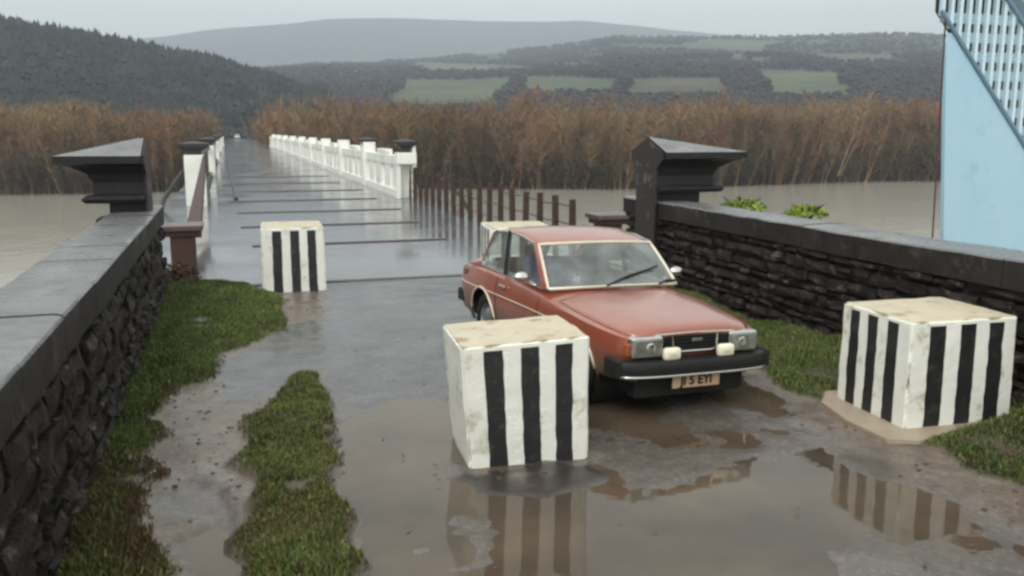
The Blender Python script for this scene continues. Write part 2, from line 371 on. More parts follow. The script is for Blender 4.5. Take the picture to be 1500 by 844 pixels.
rd = np_mesh('road', V, Fq, road_mat(), smooth=True, color=colr); tag(rd, kind='structure')

def water_mat(name, col, rough=.03, bump=.02, scale=3.0, spec=.5, dist=.05, col2=None):
    m = bpy.data.materials.new(name); m.use_nodes = True; t = m.node_tree; b = t.nodes['Principled BSDF']; l = t.links.new
    co = t.nodes.new('ShaderNodeTexCoord'); n0 = t.nodes.new('ShaderNodeTexNoise'); n0.inputs['Scale'].default_value = scale*.25; n0.inputs['Detail'].default_value = 5
    l(co.outputs['Object'], n0.inputs['Vector'])
    x = t.nodes.new('ShaderNodeMix'); x.data_type = 'RGBA'; x.inputs[6].default_value = (*col, 1); x.inputs[7].default_value = (*(col2 or tuple(c*.75 for c in col)), 1)
    r = t.nodes.new('ShaderNodeMapRange'); r.inputs[1].default_value = .35; r.inputs[2].default_value = .65; l(n0.outputs[0], r.inputs[0]); l(r.outputs[0], x.inputs[0])
    l(x.outputs[2], b.inputs['Base Color']); b.inputs['Roughness'].default_value = rough; b.inputs['IOR'].default_value = 1.36
    b.inputs['Specular IOR Level'].default_value = spec
    n = t.nodes.new('ShaderNodeTexNoise'); n.inputs['Scale'].default_value = scale; n.inputs['Detail'].default_value = 3
    l(co.outputs['Object'], n.inputs['Vector'])
    bp = t.nodes.new('ShaderNodeBump'); bp.inputs['Strength'].default_value = bump; bp.inputs['Distance'].default_value = dist
    l(n.outputs[0], bp.inputs['Height']); l(bp.outputs[0], b.inputs['Normal'])
    return m
pw = MB().box((3.45, 5.0, -.030), (9.3, 19.9, .016)).build('puddle_water', water_mat('muddy_water', (.115, .084, .058), .035, .10, 4.0, col2=(.062, .046, .034), dist=.02, spec=.7))
tag(pw, kind='structure')

# bridge deck beyond the seam: wet concrete sheet on a slab
def deck_mat():
    m = mat('wet_deck', (.13, .125, .13), .07, col2=(.085, .082, .088), scale=.45, bump=.0, rough2=.20, contrast=.2, spec=.85)
    return m
M['deck'] = deck_mat()
dk = MB().box((2.3, 15+170, -.30), (8.9, 340, .60)).build('bridge_deck', M['deck']); tag(dk, kind='structure')
# far road beyond the bridge on its embankment is part of the same sheet; side girders, piers
gd = empty('bridge_substructure', (2.3, 15, -.6)); tag(gd, 'dark concrete girders and river piers under the wet bridge deck', 'bridge')
b = MB()
for sx in (-3.6, 0, 3.6): b.box((sx, 75, -.65), (.5, 148, 1.28))
b.build('girder', M['deckconc'], gd)
for k in range(7):
    MB().box((0, 12+20*k, -4.6), (7.6, 1.6, 6.4), bev=.15).build('pier', M['deckconc'], gd)
MB().box((0, -1.2, -4.2), (9.5, 2.2, 8.0)).build('abutment', M['deckconc'], gd)

# concrete nib at the joint between road and deck
b = MB().box((2.6, 14.98, -.01), (6.6, .12, .06), bev=.01)
o = b.build('joint_kerb', M['deckconc']); tag(o, 'thin concrete joint strip crossing the wet road where the bridge begins', 'joint strip')
bars = [20.2, 24.3, 28.6, 33.4, 38.6, 44.5, 51.0]
ords = ['nearest', 'second', 'third', 'fourth', 'fifth', 'sixth', 'farthest']
for k, Y in enumerate(bars):
    xr = [4.72, 5.0, 5.1, 5.2, 5.2, 5.2, 5.2][k]; xl = [.35, .25, .0, -.1, -.1, 0, 0][k]
    o = MB().box(((xl+xr)/2, Y, .012), (xr-xl, .12 if k < 3 else .20, .030), bev=.008).build('timber_strip', M['joint']); o.rotation_euler.z = [0, .004, -.003, .002, -.004, .003, 0][k]
    tag(o, f'dark raised timber strip across the wet bridge deck, {ords[k]} from the striped blocks', 'timber strip', 'dark strips across the bridge deck')
o = MB().tube([(*ground_pt(u_, v_), .03) for u_, v_ in ((346, 293), (341.5, 272), (337, 252), (332.5, 232), (329, 215))], [.08, .05, .05, .06, .07], 6).build('cable', M['iron'])
tag(o, 'black cable lying lengthwise along the left side of the wet bridge deck', 'cable')

# ================================================================== WALLS
def rubble_wall(sign, xin, yA, yB, label, name='stone_wall'):
    """sign -1: wall left of the road, inner face at xin looking +X"""
    root = empty(name, (xin, yA, 0)); tag(root, label, 'wall')
    Lw = yB-yA; hw = 1.12; th = .50; rnd = random.Random(int(xin*10)+5)
    # core
    core = MB().box((sign*(th/2+.05), Lw/2, hw/2-.30), (th, Lw-.02, hw+.6)).build('core', M['stone'], root)
    sb = MB(); z = -.1
    while z < hw-.03:
        hc = rnd.choice([.08, .12, .16, .22]); hc = min(hc, hw-z)
        y = rnd.uniform(-.2, 0)
        while y < Lw:
            ln = rnd.uniform(.14, .48); a, c = max(y, 0), min(y+ln, Lw)
            if c-a > .06:
                g = .008; pr = rnd.uniform(.015, .10); hh = hc*rnd.uniform(.72, 1.0)
                x_i = .06; n0 = rnd.uniform(-.018, .018)
                # bulging stone: 3x3 face grid with jitter
                ys = [a+g, (a+c)/2+rnd.uniform(-.04, .04), c-g]; zs = [z+g+max(0, n0), z+hh/2, z+hh-g]
                vs = []
                for i in range(3):
                    for j in range(3):
                        edge = (i != 1)+(j != 1)
                        px = pr*(1.0 if edge == 0 else (.72 if edge == 1 else .45))+rnd.uniform(-.02, .02)
                        vs.append((-sign*px+sign*.05*0, ys[i]+rnd.uniform(-.015, .015), zs[j]+rnd.uniform(-.018, .018)))
                for i in range(3):
                    for j in range(3): 
                        if (i, j) != (1, 1): vs.append((sign*x_i, ys[i], zs[j]))
                fs = [(i*3+j, (i+1)*3+j, (i+1)*3+j+1, i*3+j+1) for i in range(2) for j in range(2)]
                ringf = [0, 1, 2, 5, 8, 7, 6, 3]; order = [(0, 0), (0, 1), (0, 2), (1, 0), (1, 2), (2, 0), (2, 1), (2, 2)]
                back = {p[0]*3+p[1]: 9+q for q, p in enumerate(order)}
                for q in range(8):
                    e, f2 = ringf[q], ringf[(q+1) % 8]; fs.append((e, f2, back[f2], back[e]))
                sb.add(vs, fs)
            y += ln
        z += hc
    sb.build('rubble_facing', M['stone'], root)
    # outer face same but simple; coping slabs with joints, slightly uneven
    cb = MB(); y = 0.0
    while y < Lw-.01:
        ln = min(rnd.uniform(.9, 1.5), Lw-y); dz = rnd.uniform(-.006, .006)
        if Lw-y-ln < .3: ln = Lw-y
        nu, nv = 8, 6; x_a, x_b = sign*(-.07), sign*(.58)
        sec = [(x_a, hw), (x_a, hw+.245), (x_a+sign*.015, hw+.262), (x_a+sign*.06, hw+.268), (x_b*.5, hw+.27), (x_b-sign*.05, hw+.262), (x_b-sign*.01, hw+.24), (x_b, hw)]
        ys = [y+.004+(ln-.008)*i/nu for i in range(nu+1)]; vs = []
        for yy in ys:
            for (sx_, sz_) in sec:
                q = mn.noise(Vector((sx_*3, (yy+yA)*2.3, sz_*4)))*.014
                vs.append((sx_+q*.6, yy, sz_+dz+q*(1 if sz_ > hw+.1 else 0)))
        m_ = len(sec); fs = []
        for i in range(nu):
            for k in range(m_): fs.append((i*m_+k, i*m_+(k+1) % m_, (i+1)*m_+(k+1) % m_, (i+1)*m_+k))
        fs.append(tuple(range(m_))); fs.append(tuple(range(nu*m_+m_-1, nu*m_-1, -1)))
        cb.add(vs, fs); y += ln
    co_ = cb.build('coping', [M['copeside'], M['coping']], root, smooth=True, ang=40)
    for p_ in co_.data.polygons: p_.material_index = 1 if p_.normal.z > .5 else 0  # upward faces coloured paler for the wet sky reflection, sides kept dark
    return root
rubble_wall(-1, -1.10, -5, 14.6, 'long dark rubble wall with flat grey wet coping along the left of the muddy path')
rubble_wall(1, 6.56, -5, 14.2, 'long dark rubble wall behind the striped block and the red car on the right')

def half_cap(name, sign, xin, yc, label, reach=.98):
    """cut-off moulded pier cap: flat inner face towards the road, mouldings on the other three sides"""
    root = empty(name, (xin, yc, 0)); tag(root, label, 'stone pier')
    # (outset, z) moulding profile; base half depth .38, base outward reach 1.0
    prof = [(-.10, 1.30), (-.10, 1.50), (.10, 1.53), (.14, 1.58), (.10, 1.63), (.03, 1.65), (.02, 1.80), (.07, 1.92), (.20, 2.02), (.30, 2.06), (.34, 2.07), (.34, 2.17)]
    hd = .30
    rings = []
    for o_, z in prof:
        d_ = hd+o_; r_ = reach+o_*1.35
        rings.append([(0, -d_, z), (sign*r_, -d_, z), (sign*r_, d_, z), (0, d_, z)])
    vs = [v for q in rings for v in q]; n = len(rings); fs = []
    for i in range(n-1):
        for k in range(4): fs.append((i*4+k, i*4+(k+1) % 4, (i+1)*4+(k+1) % 4, (i+1)*4+k))
    fs.append((3, 2, 1, 0))
    ap = len(vs); vs.append((0, 0, 2.40)); ap2 = len(vs); vs.append((sign*.12, 0, 2.385))
    t0 = (n-1)*4
    fs += [(t0, t0+1, ap2, ap), (t0+1, t0+2, ap2), (t0+2, t0+3, ap, ap2), (t0+3, t0, ap)]
    vs = [(x, y, z+mn.noise(Vector((x*3+yc, y*3, z*3)))*.012) for x, y, z in vs]
    cp_ = mesh_obj('cap', vs, fs, [M['capstone'], M['coping']], root)
    for p_ in cp_.data.polygons: p_.material_index = 1 if abs(p_.normal.z) > .75 and p_.center.z > 2.15 else 0  # cap top coloured pale like a wet lit surface, sides near black
    # flat cut inner end with worn plaster: thin facing proud of the cap
    b = MB().prism([(-.33, .0), (.33, .0), (.36, 1.9), (.56, 2.06), (.52, 2.18), (0, 2.37), (-.52, 2.18), (-.56, 2.06), (-.36, 1.9)], 'X', -sign*.035, -sign*.003)
    b.build('inner_face', M['capface'], root)
    MB().box((sign*(reach/2+.01), 0, .35), (reach+.08, .5, 1.9), bev=.02).build('shaft', M['stone'], root)
    return root
half_cap('pier', -1, -1.16, 13.65, 'left stone pier with heavy moulded dark cap, cut flat on its road side', .62)
half_cap('pier', 1, 6.45, 13.2, 'right stone pier with gabled dark moulded cap at the wall end behind the car')

# rusty pedestals at both parapet ends
def pedestal(x, y, label):
    root = empty('iron_pedestal', (x, y, 0)); tag(root, label, 'pedestal', 'rusty pedestals at the parapet ends')
    MB().box((0, 0, .32), (.42, .5, .82), bev=.02).build('shaft', M['rust'], root)
    MB().box((0, 0, .70), (.62, .6, .10), bev=.015).build('collar', M['rust'], root)
    MB().box((0, 0, .80), (.72, .74, .10), bev=.02).build('top_plate', M['rusttop'], root)
    return root
pedestal(-.90, 17.0, 'short rusty iron pedestal with wet flat top at the end of the left wall')
pedestal(7.25, 16.6, 'short rusty pedestal with reddish flat top seen behind the roof of the red car')

# ================================================================== PARAPETS
def sq_cap(pr, parent, ratio=.66):
    vs = []
    for r_, z in pr: vs += [(-r_, -r_*ratio, z), (r_, -r_*ratio, z), (r_, r_*ratio, z), (-r_, r_*ratio, z)]
    fs = [(i*4+k, i*4+(k+1) % 4, i*4+4+(k+1) % 4, i*4+4+k) for i in range(len(pr)-1) for k in range(4)]
    fs += [(3, 2, 1, 0), tuple((len(pr)-1)*4+k for k in range(4))]
    return mesh_obj('cap', vs, fs, M['iron'], parent)
XP = 6.20
para = empty('parapet', (XP, 33, 0)); tag(para, 'white painted parapet with slotted panels along the right side of the bridge', 'parapet')
ys_posts = [33, 42.5, 52, 62, 72, 83, 95, 108, 122, 136]
for k, y in enumerate(ys_posts):
    yl = y-33
    if k == 0:
        po = MB().box((0, 0, 1.50), (.74, .5, .42), bev=.02).build('post', M['whiteclean'], para)
        MB().box((0, .28, .645), (.44, .08, 1.29), bev=.02).build('post_web', M['whiteclean'], po)
        for sx in (-.29, .30): MB().box((sx, 0, .645), (.16, .3, 1.29), bev=.02).build('post_leg', M['whiteclean'], po)
        MB().box((.30, 0, 1.86), (.13, .3, .30), bev=.02).build('ear', M['whiteclean'], po)
    else: po = MB().box((0, 0, .85), (.60, .9, 1.72), bev=.03).build('post', M['whiteclean'], para)
    po.location = (0, yl, 0)
    for s_ in ((-1, 1) if k else ()): MB().box((0, s_*.40, 1.84), (.58, .12, .30), bev=.02).build('shoulder', M['whiteclean'], po)
    if k < 2: sq_cap([(.15, 1.711), (.15, 1.84), (.22, 1.88), (.26, 1.93), (.40, 2.02), (.42, 2.04), (.42, 2.13), (.04, 2.21)], po); 
    else: MB().box((0, 0, 1.80), (.5, .62, .16), bev=.02).build('cap', M['whiteclean'], po)
    y2 = ys_posts[k+1] if k+1 < len(ys_posts) else 150
    a, c = .46, y2-y-.46; Lp = c-a
    # one piece panel: slots cut between bottom and top rail, joined by slanting webs
    pn = empty('panel', (0, yl, 0), 0, para)
    MB().box((0, (a+c)/2, 1.38), (.34, Lp, .36), bev=.02).build('top_rail', M['whiteclean'], pn)
    MB().box((0, (a+c)/2, .13), (.42, Lp, .30), bev=.02).build('bottom_rail', M['whiteclean'], pn)
    nb = max(3, int(Lp/1.9)); seg = Lp/nb
    for i in range(nb):
        ya = a+i*seg; wd = seg*(.66 if i % 2 else .80)
        MB().prism([(ya+.02, .27), (ya+wd, .27), (ya+wd-.25, 1.21), (ya+.10, 1.21)], 'X', -.14, .14).build('web', M['whiteclean'], pn)
    MB().box((0, (a+c)/2, 1.66), (.30, Lp*.26, .22), bev=.02).build('raised_block', M['whiteclean'], pn)

XL = -1.17
paraL = empty('parapet', (XL, 32, 0)); tag(paraL, 'dark parapet with black capped posts, seen end on along the left bridge side', 'parapet')
y_l = [32, 52, 76, 104, 136, 150]
for k in range(5):
    y = y_l[k]; Lp = y_l[k+1]-y-.8
    po = MB().box((0, 0, .85), (.66, .6, 1.72), bev=.03).build('post', M['whiteclean'], paraL); po.location = (0, y-32, 0)
    sq_cap([(.24, 1.711), (.24, 1.82), (.34, 1.88), (.46, 1.96), (.50, 1.99), (.50, 2.09), (.10, 2.15)], po, .7)
    if k == 0:
        vs = [(.28, -.4, 1.70), (.36, -.4, 1.70), (.50, -12.4, .60), (.22, -12.4, .60), (.28, -.4, 1.3), (.36, -.4, 1.3), (.50, -12.4, .3), (.22, -12.4, .3)]
        mesh_obj('bracing_girder', vs, [(0, 1, 2, 3), (7, 6, 5, 4), (0, 4, 5, 1), (1, 5, 6, 2), (2, 6, 7, 3), (3, 7, 4, 0)], M['rust'], po)
    pn = empty('railing', (0, y-32, 0), 0, paraL)
    MB().box((0, .4+Lp/2, 1.6), (.22, Lp, .16), bev=.02).build('top_rail', M['iron'], pn)
    MB().box((0, .4+Lp/2, .15), (.3, Lp, .3), bev=.02).build('bottom_rail', M['iron'], pn)
    for i in range(int(Lp/2.2)): MB().box((0, 1.2+i*2.2, .91), (.12, .5, 1.22)).build('baluster', M['iron'], pn)
def strut(pts, label):
    o = MB().tube(pts, .07, 8).build('raking_strut', M['iron']); tag(o, label, 'strut', 'curved iron struts outside the parapets')
strut([(-1.56, 31.8, 1.15), (-1.85, 31.5, .75), (-2.15, 31, .3), (-2.25, 30.5, -.1), (-2.15, 30.2, -.6)], 'black curved iron strut leaning outward from the first left parapet post')
strut([(6.95, 31.0, .95), (7.2, 30.5, .62), (7.55, 30.0, .28), (7.8, 29.6, -.3)], 'dark curved iron strut leaning behind the fence of brown posts')

# ================================================================== POST AND WIRE FENCE
fence = empty('post_and_wire_fence', (6.4, 16.4, 0)); tag(fence, 'fence of thin brown posts and wires along the right edge of the bridge deck', 'fence')
for k in range(18):
    inv = .00198+.00012*k; y = 16.4*inv/.00198-16.4
    hp = 1.2-.012*(k % 5)-(0.0 if k % 3 else .03)
    b = MB(); lean = RNG.uniform(-.018, .018)
    b.tube([(0, 0, -.1), (lean*.5, 0, hp*.5), (lean, lean, hp)], [.078, .075, .07], 7)
    o = b.build('post', M['post'], fence, smooth=True, ang=40); o.location = (0, y, 0); o.rotation_euler.z = RNG.uniform(0, 3)
for zz in (1.02, .66, .32):
    pts = [(0, k*.5, zz+.02*math.sin(k*1.3)-.02*(k % 2)) for k in range(35)]
    MB().tube(pts, .013, 4).build('wire', M['post'], fence)

# ================================================================== STRIPED BLOCKS
def striped_block(loc, rz, dims, stripe_faces, label, seed=0, tilt=(0, 0), n_extra=True, chip=1.5, taper_=-.02):
    """stripe_faces: subset of 'S' (front, -y), 'W' (-x), 'E' (+x), 'N' (+y)"""
    W_, D_, H_ = dims; st = [.0, .17, .32, .455, .60, .725, .865, 1.0]
    def cuts(fr, extra):
        out = []
        for a, c in zip(fr[:-1], fr[1:]):
            n = max(1, int((c-a)*extra)); out += [a+(c-a)*i/n for i in range(n)]
        return out+[1.0]
    xs = cuts([0, .02]+st[1:-1]+[.98, 1], 26); ysx = cuts([0, .02]+st[1:-1]+[.98, 1], 26); zs = cuts([0, .02, .955, .98, 1.0], 20)
    vid = {}; vs = []; fs = []; mi = []
    rr = random.Random(seed)
    def V_(i, j, k):
        key = (i, j, k)
        if key not in vid:
            x, y, z = xs[i], ysx[j], zs[k]
            p = Vector(((x-.5)*W_, (y-.5)*D_, z*H_))
            taper = 1+taper_*(z-.5); p.x *= taper; p.y *= taper
            e = sum(1 for q in (x, y) if q in (0, 1) or q == 1.0)+(1 if z == 1.0 else 0)
            nz = mn.noise(p*4+Vector((seed*7, 0, 0)))*.008+mn.noise(p*13+Vector((seed*7, 3, 0)))*.004
            c_ = Vector((0, 0, H_/2)); d = (p-c_)
            if e >= 2: 
                q = .010+max(0, mn.noise(p*9+Vector((seed, 5, 9))))*.05*chip
                if x in (0, 1.0): p.x -= math.copysign(q, p.x)
                if y in (0, 1.0): p.y -= math.copysign(q, p.y)
                if z == 1.0: p.z -= q*.8
            p += d.normalized()*nz
            if .05 < x < .95: p.x += mn.noise(Vector((x*40, p.z*9, seed)))*.009
            if .05 < y < .95: p.y += mn.noise(Vector((y*40, p.z*9, seed+5)))*.009
            vid[key] = len(vs); vs.append(p)
        return vid[key]
    nx_, ny_, nz_ = len(xs)-1, len(ysx)-1, len(zs)-1
    def striped(f, z):
        if z > .955: return False
        return any(a < f < c for a, c in ((.17, .32), (.455, .60), (.725, .865)))
    for i in range(nx_):
        for k in range(nz_):
            fx = (xs[i]+xs[i+1])/2; fz = (zs[k]+zs[k+1])/2
            fs.append((V_(i, 0, k), V_(i+1, 0, k), V_(i+1, 0, k+1), V_(i, 0, k+1))); mi.append(1 if 'S' in stripe_faces and striped(fx, fz) else 0)
            fs.append((V_(i+1, ny_, k), V_(i, ny_, k), V_(i, ny_, k+1), V_(i+1, ny_, k+1))); mi.append(1 if 'N' in stripe_faces and striped(fx, fz) else 0)
    for j in range(ny_):
        for k in range(nz_):
            fy = (ysx[j]+ysx[j+1])/2; fz = (zs[k]+zs[k+1])/2
            fs.append((V_(0, j+1, k), V_(0, j, k), V_(0, j, k+1), V_(0, j+1, k+1))); mi.append(1 if 'W' in stripe_faces and striped(fy, fz) else 0)
            fs.append((V_(nx_, j, k), V_(nx_, j+1, k), V_(nx_, j+1, k+1), V_(nx_, j, k+1))); mi.append(1 if 'E' in stripe_faces and striped(fy, fz) else 0)
    for i in range(nx_):
        for j in range(ny_):
            fs.append((V_(i, j, nz_), V_(i+1, j, nz_), V_(i+1, j+1, nz_), V_(i, j+1, nz_))); mi.append(2)
            fs.append((V_(i, j+1, 0), V_(i+1, j+1, 0), V_(i+1, j, 0), V_(i, j, 0))); mi.append(0)
    o = mesh_obj('concrete_block', vs, fs, [M['white'], M['black'], M['creamtop']], None, False, mi)
    o.location = loc; o.rotation_euler = (tilt[0], tilt[1], rz)
    tag(o, label, 'concrete block', 'black and white striped road blocks'); return o
striped_block((2.10, 6.54, -.05), R(-4), (.97, .80, 1.00), 'SN', 'striped concrete block standing in muddy water in front of the red car', 1, (0, R(-2.2)), taper_=.06)
striped_block((5.79, 6.22, .0), R(-3), (1.06, .94, .96), 'SWN', 'striped concrete block with stripes on two faces, on a slab by the right wall', 2)
striped_block((.88, 14.75, -.03), R(-2), (.97, 1.1, 1.04), 'SN', 'striped concrete block on the grass verge at the left edge of the road', 3)
striped_block((4.30, 13.5, .0), R(-6), (1.0, .95, 1.03), 'SWN', 'striped concrete block half hidden behind the roof of the red car', 4)
b = MB().prism([(5.05, 6.62), (4.93, 6.11), (4.93, 5.62), (5.15, 5.50), (5.5, 5.60), (6.3, 5.75), (6.4, 6.9), (5.3, 6.9)], 'Z', -.06, .055)
o = b.build('concrete_slab', M['slab']); tag(o, 'pale tan concrete slab under the right striped block', 'slab')

# ================================================================== BLUE STEEL STRUCTURE
YB = 20.0
def bp(u, v): p = at_Y(u, v, YB); return (p[0], p[2])
root = empty('steel_tower', (18.8, YB, -7)); tag(root, 'light blue steel tower with diagonal grid beam rising beyond the right wall', 'steel structure')
off = Vector((18.8, YB, -7))
def loc2(poly): return [(p[0]-18.8, p[1]+7) for p in poly]
pl = loc2([bp(1386, 62), bp(1394, 48), bp(1500, 218), bp(1640, 443)]); base_r = pl[-1][0]
e0, e1 = loc2([bp(1386, 62), bp(1382, 350)]); xb0 = e0[0]+(e1[0]-e0[0])*(e0[1])/(e0[1]-e1[1])
pl = [(xb0, 0.0)]+pl+[(base_r, 0.0)]
MB().prism(pl, 'Y', 0, .12).build('side_plate', M['blue'], root)
a0, a1 = bp(1378, 16), bp(1640, 440)
c0, c1 = bp(1386, -140), bp(1700, 350)
core = loc2([a0, a1, c1, c0]); MB().prism(core, 'Y', .16, .20).build('shade_backing', M['dark'], root)  # thin dark sheet stands in for the shaded interior behind the bars
def zedge(p, q, x): t = (x-p[0])/(q[0]-p[0]); return p[1]+(q[1]-p[1])*t
A0, A1, C1, C0 = core
x = A0[0]+.1
while x < A1[0]-.1:
    zl = zedge(A0, A1, x); zu = zedge(C0, C1, x)
    MB().box((x, .06, (zl+zu)/2), (.10, .12, zu-zl)).build('vertical_bar', M['bluelight'], root); x += .30
zz = 0
while zz < 16:
    tA = (zz-A0[1])/(A1[1]-A0[1]); tC = (zz-C0[1])/(C1[1]-C0[1])
    if 0 < tA < 1 and 0 < tC < 1:
        xa = A0[0]+(A1[0]-A0[0])*tA; xc = C0[0]+(C1[0]-C0[0])*tC
        MB().box(((xa+xc)/2, .135, zz), (abs(xc-xa), .04, .27)).build('cross_band', M['bluemid'], root)
    zz += .50
for P0, P1 in ((A0, A1), (C0, C1)): MB().tube([(P0[0], -.03, P0[1]), (P1[0], -.03, P1[1])], .06, 6).build('edge_flange', M['bluedeep'], root)
# panel above the beam and back leg so that it stands up from the side
top = loc2([bp(1470, -55), bp(1500, -6), bp(1700, 320), bp(1700, -120), bp(1470, -120)])
MB().prism(top, 'Y', .1, .7).build('upper_panel', M['blue'], root)
MB().box((6.2, .5, 4.5), (1.2, .9, 9.0), bev=.03).build('rear_leg', M['blue'], root)
p0 = at_Y(1385, 28, 19.6); p1 = at_Y(1366, 345, 19.2)
o = MB().tube([p0, tuple((p0[i]+p1[i])/2+(.02 if i == 0 else 0) for i in range(3)), p1, (p1[0]-.1, 19.0, -6.9)], .022, 6).build('hanging_rope', M['post'])
tag(o, 'thin brown rope hanging in front of the left edge of the blue tower', 'rope')
o = MB().box((21.5, 20.6, -7.4), (12, 5, .9), bev=.1).build('pontoon', M['iron']); tag(o, 'dark flat pontoon under the blue tower in the river', 'pontoon')


# ================================================================== RED CAR
def build_car():
    T = np.array
    car = empty('car', (0, 0, 0))
    tag(car, 'faded red two door saloon car with its lights off, driving between the striped blocks', 'car')
    KR = .90
    X = lambda xb: 2.18-(xb if xb < 1.3 else 1.3+(xb-1.3)*KR)
    XI = lambda x: (2.18-x) if 2.18-x < 1.3 else 1.3+(2.18-x-1.3)/KR
    cs = {  # xb: max half width, hood centre z, shoulder z
        'xb': [.05, .10, .20, .40, .70, 1.0, 1.4, 1.7, 2.4, 3.2, 3.6, 4.0, 4.2, 4.30, 4.35],
        'W':  [.610, .670, .735, .790, .824, .845, .850, .852, .858, .865, .858, .84, .81, .77, .72],
        'zh': [.755, .785, .81, .838, .872, .90, .935, .955, .96, .975, .985, .955, .925, .90, .86],
        'zs': [.715, .735, .752, .772, .795, .82, .852, .872, .89, .905, .905, .885, .862, .84, .80]}
    def I(k, xb): return float(np.interp(xb, cs['xb'], cs[k]))
    def wid(xb, z):
        zs_ = I('zs', xb); t = [(.20, .90), (.30, .945), (.42, .978), (.56, .996), (.62, 1.0), (.72, .995), (.80, .98)]
        zz = [q[0] for q in t]+[max(zs_, .81)]; ww = [q[1] for q in t]+[.955]
        return I('W', xb)*float(np.interp(z, zz, ww))
    wf, wr, Rw, zc = .84, 3.31, .375, .315
    def zbot(xb):
        z = .235 if .45 < xb < 3.9 else .33
        for c, rx in ((wf, Rw), (wr, Rw/KR)):
            if abs(xb-c) < rx: z = max(z, zc+Rw*math.sqrt(1-((xb-c)/rx)**2))
        return z
    xbs = sorted(set([round(v, 4) for v in list(np.linspace(.05, 4.35, 60))+[wf-Rw+.001, wf+Rw-.001, wr-Rw/KR+.001, wr+Rw/KR-.001, wf-Rw-.004, wf+Rw+.004, wr-Rw/KR-.004, wr+Rw/KR+.004]
                     +[wf+Rw*math.cos(a) for a in np.linspace(.1, 3.04, 14)]+[wr+Rw/KR*math.cos(a) for a in np.linspace(.1, 3.04, 14)]+[.05, .07, .10, 4.30, 4.35]]))
    b = MB(); NS, NH = 12, 10
    for s in (-1, 1):
        def side(i, j):
            xb = xbs[i]; z0 = zbot(xb); zs_ = I('zs', xb)-.02; z = z0+(zs_-z0)*j/NS
            return (X(xb), s*wid(xb, z), z)
        n = len(xbs)-1
        vs = [side(i, j) for i in range(n+1) for j in range(NS+1)]
        # shoulder + top
        m_ = NS+1
        fs = [(i*m_+j, (i+1)*m_+j, (i+1)*m_+j+1, i*m_+j+1) for i in range(n) for j in range(NS)]
        b.add(vs, fs)
        def topv(i, j):
            xb = xbs[i]; zs_ = I('zs', xb); zh = I('zh', xb); ye = wid(xb, zs_-.02)
            t = j/NH; 
            y = ye*(1-t) if t < 1 else 0
            q = 1-(y/ye)**3.2
            ztop = zs_-.02+(zh-zs_+.02)*q
            if j == 0: ztop = zs_-.02
            return (X(xb), s*y, ztop)
        vs = [topv(i, j) for i in range(n+1) for j in range(NH+1)]; m_ = NH+1
        fs = []
        for i in range(n):
            for j in range(NH):
                xm = (xbs[i]+xbs[i+1])/2
                if 1.55 < xm < 3.66 and j >= 2: continue
                fs.append((i*m_+j, (i+1)*m_+j, (i+1)*m_+j+1, i*m_+j+1))
        b.add(vs, fs)
    # front and rear closing panels
    for xb, e in ((.05, 0), (4.35, 1)):
        zs_ = I('zs', xb); zh = I('zh', xb); pts = []
        N = 14
        zb_ = .33
        col_ = []
        for q in range(N+1):
            y = -1+2*q/N; ye = wid(xb, zs_-.02); zt = zs_-.02+(zh-zs_+.02)*(1-abs(y)**3.2)
            if e == 0:
                # the front panel is recessed below the bonnet lip to take grille and lamps
                col_.append([(X(xb), y*ye, zt), (X(xb+.015), y*ye, zt-.035), (X(xb+.06), y*ye*1.0, zt-.045), (X(xb+.06), y*ye*1.0, .52), (X(xb+.0), y*ye*1.0, .50), (X(xb+.03), y*ye, .47)])
            else:
                col_.append([(X(xb), y*ye, zt), (X(xb+.02), y*ye, .62), (X(xb), y*ye*.98, .33)])
        vs = [p for c in col_ for p in c]; m_ = len(col_[0])
        b.add(vs, [(i*m_+j, (i+1)*m_+j, (i+1)*m_+j+1, i*m_+j+1) for i in range(N) for j in range(m_-1)])
    body = b.build('body', M['carred'], car, smooth=True, recalc=False)
    me = body.data; bm = bmesh.new(); bm.from_mesh(me); bmesh.ops.remove_doubles(bm, verts=list(bm.verts), dist=.0015)
    bmesh.ops.recalc_face_normals(bm, faces=list(bm.faces)); bm.to_mesh(me); bm.free(); me.set_sharp_from_angle(angle=R(38))
    solidify(body, .012, -1)
    # bonnet as its own skin
    def bon(u, v):
        xb = .075+u*1.18; y = (v*2-1); ye = wid(xb, I('zs', xb)-.02); yy = y*.93
        zs_ = I('zs', xb); zh = I('zh', xb); q = 1-abs(yy)**3.2
        bulge = .012*math.exp(-((abs(yy)-.55)/.12)**2)*min(1, u*6)*(1-u*.3)
        return (X(xb)+(.012 if u < .001 else 0), yy*ye, zs_-.02+(zh-zs_+.02)*q+.010-.012*(u < .001)+bulge*.5)
    o = MB().grid(bon, 26, 28).build('bonnet', M['carred'], car, smooth=True); solidify(o, .014, -1)
    # cowl vent strip
    MB().grid(lambda u, v: (X(1.29+.10*u+.18*(v*2-1)**2), (v*2-1)*.66, .967-.030*(v*2-1)**2+.004*u), 2, 16).build('cowl', M['rubber'], car, smooth=True)
    # ---- greenhouse
    def ws(s, t):   # s -1..1, t 0..1
        bx = 1.33+.21*s*s; by = .760*s; bz = .962-.035*s*s
        tx = 1.90+.13*s*s; ty = .678*s; tz = 1.355-.030*s*s
        return Vector((X(bx+(tx-bx)*t), by+(ty-by)*t, bz+(tz-bz)*t+.012*math.sin(math.pi*t)))
    o = MB().grid(lambda u, v: ws((u*2-1)*.97, .03+v*.94), 20, 8).build('windscreen', M['glass'], car, smooth=True)
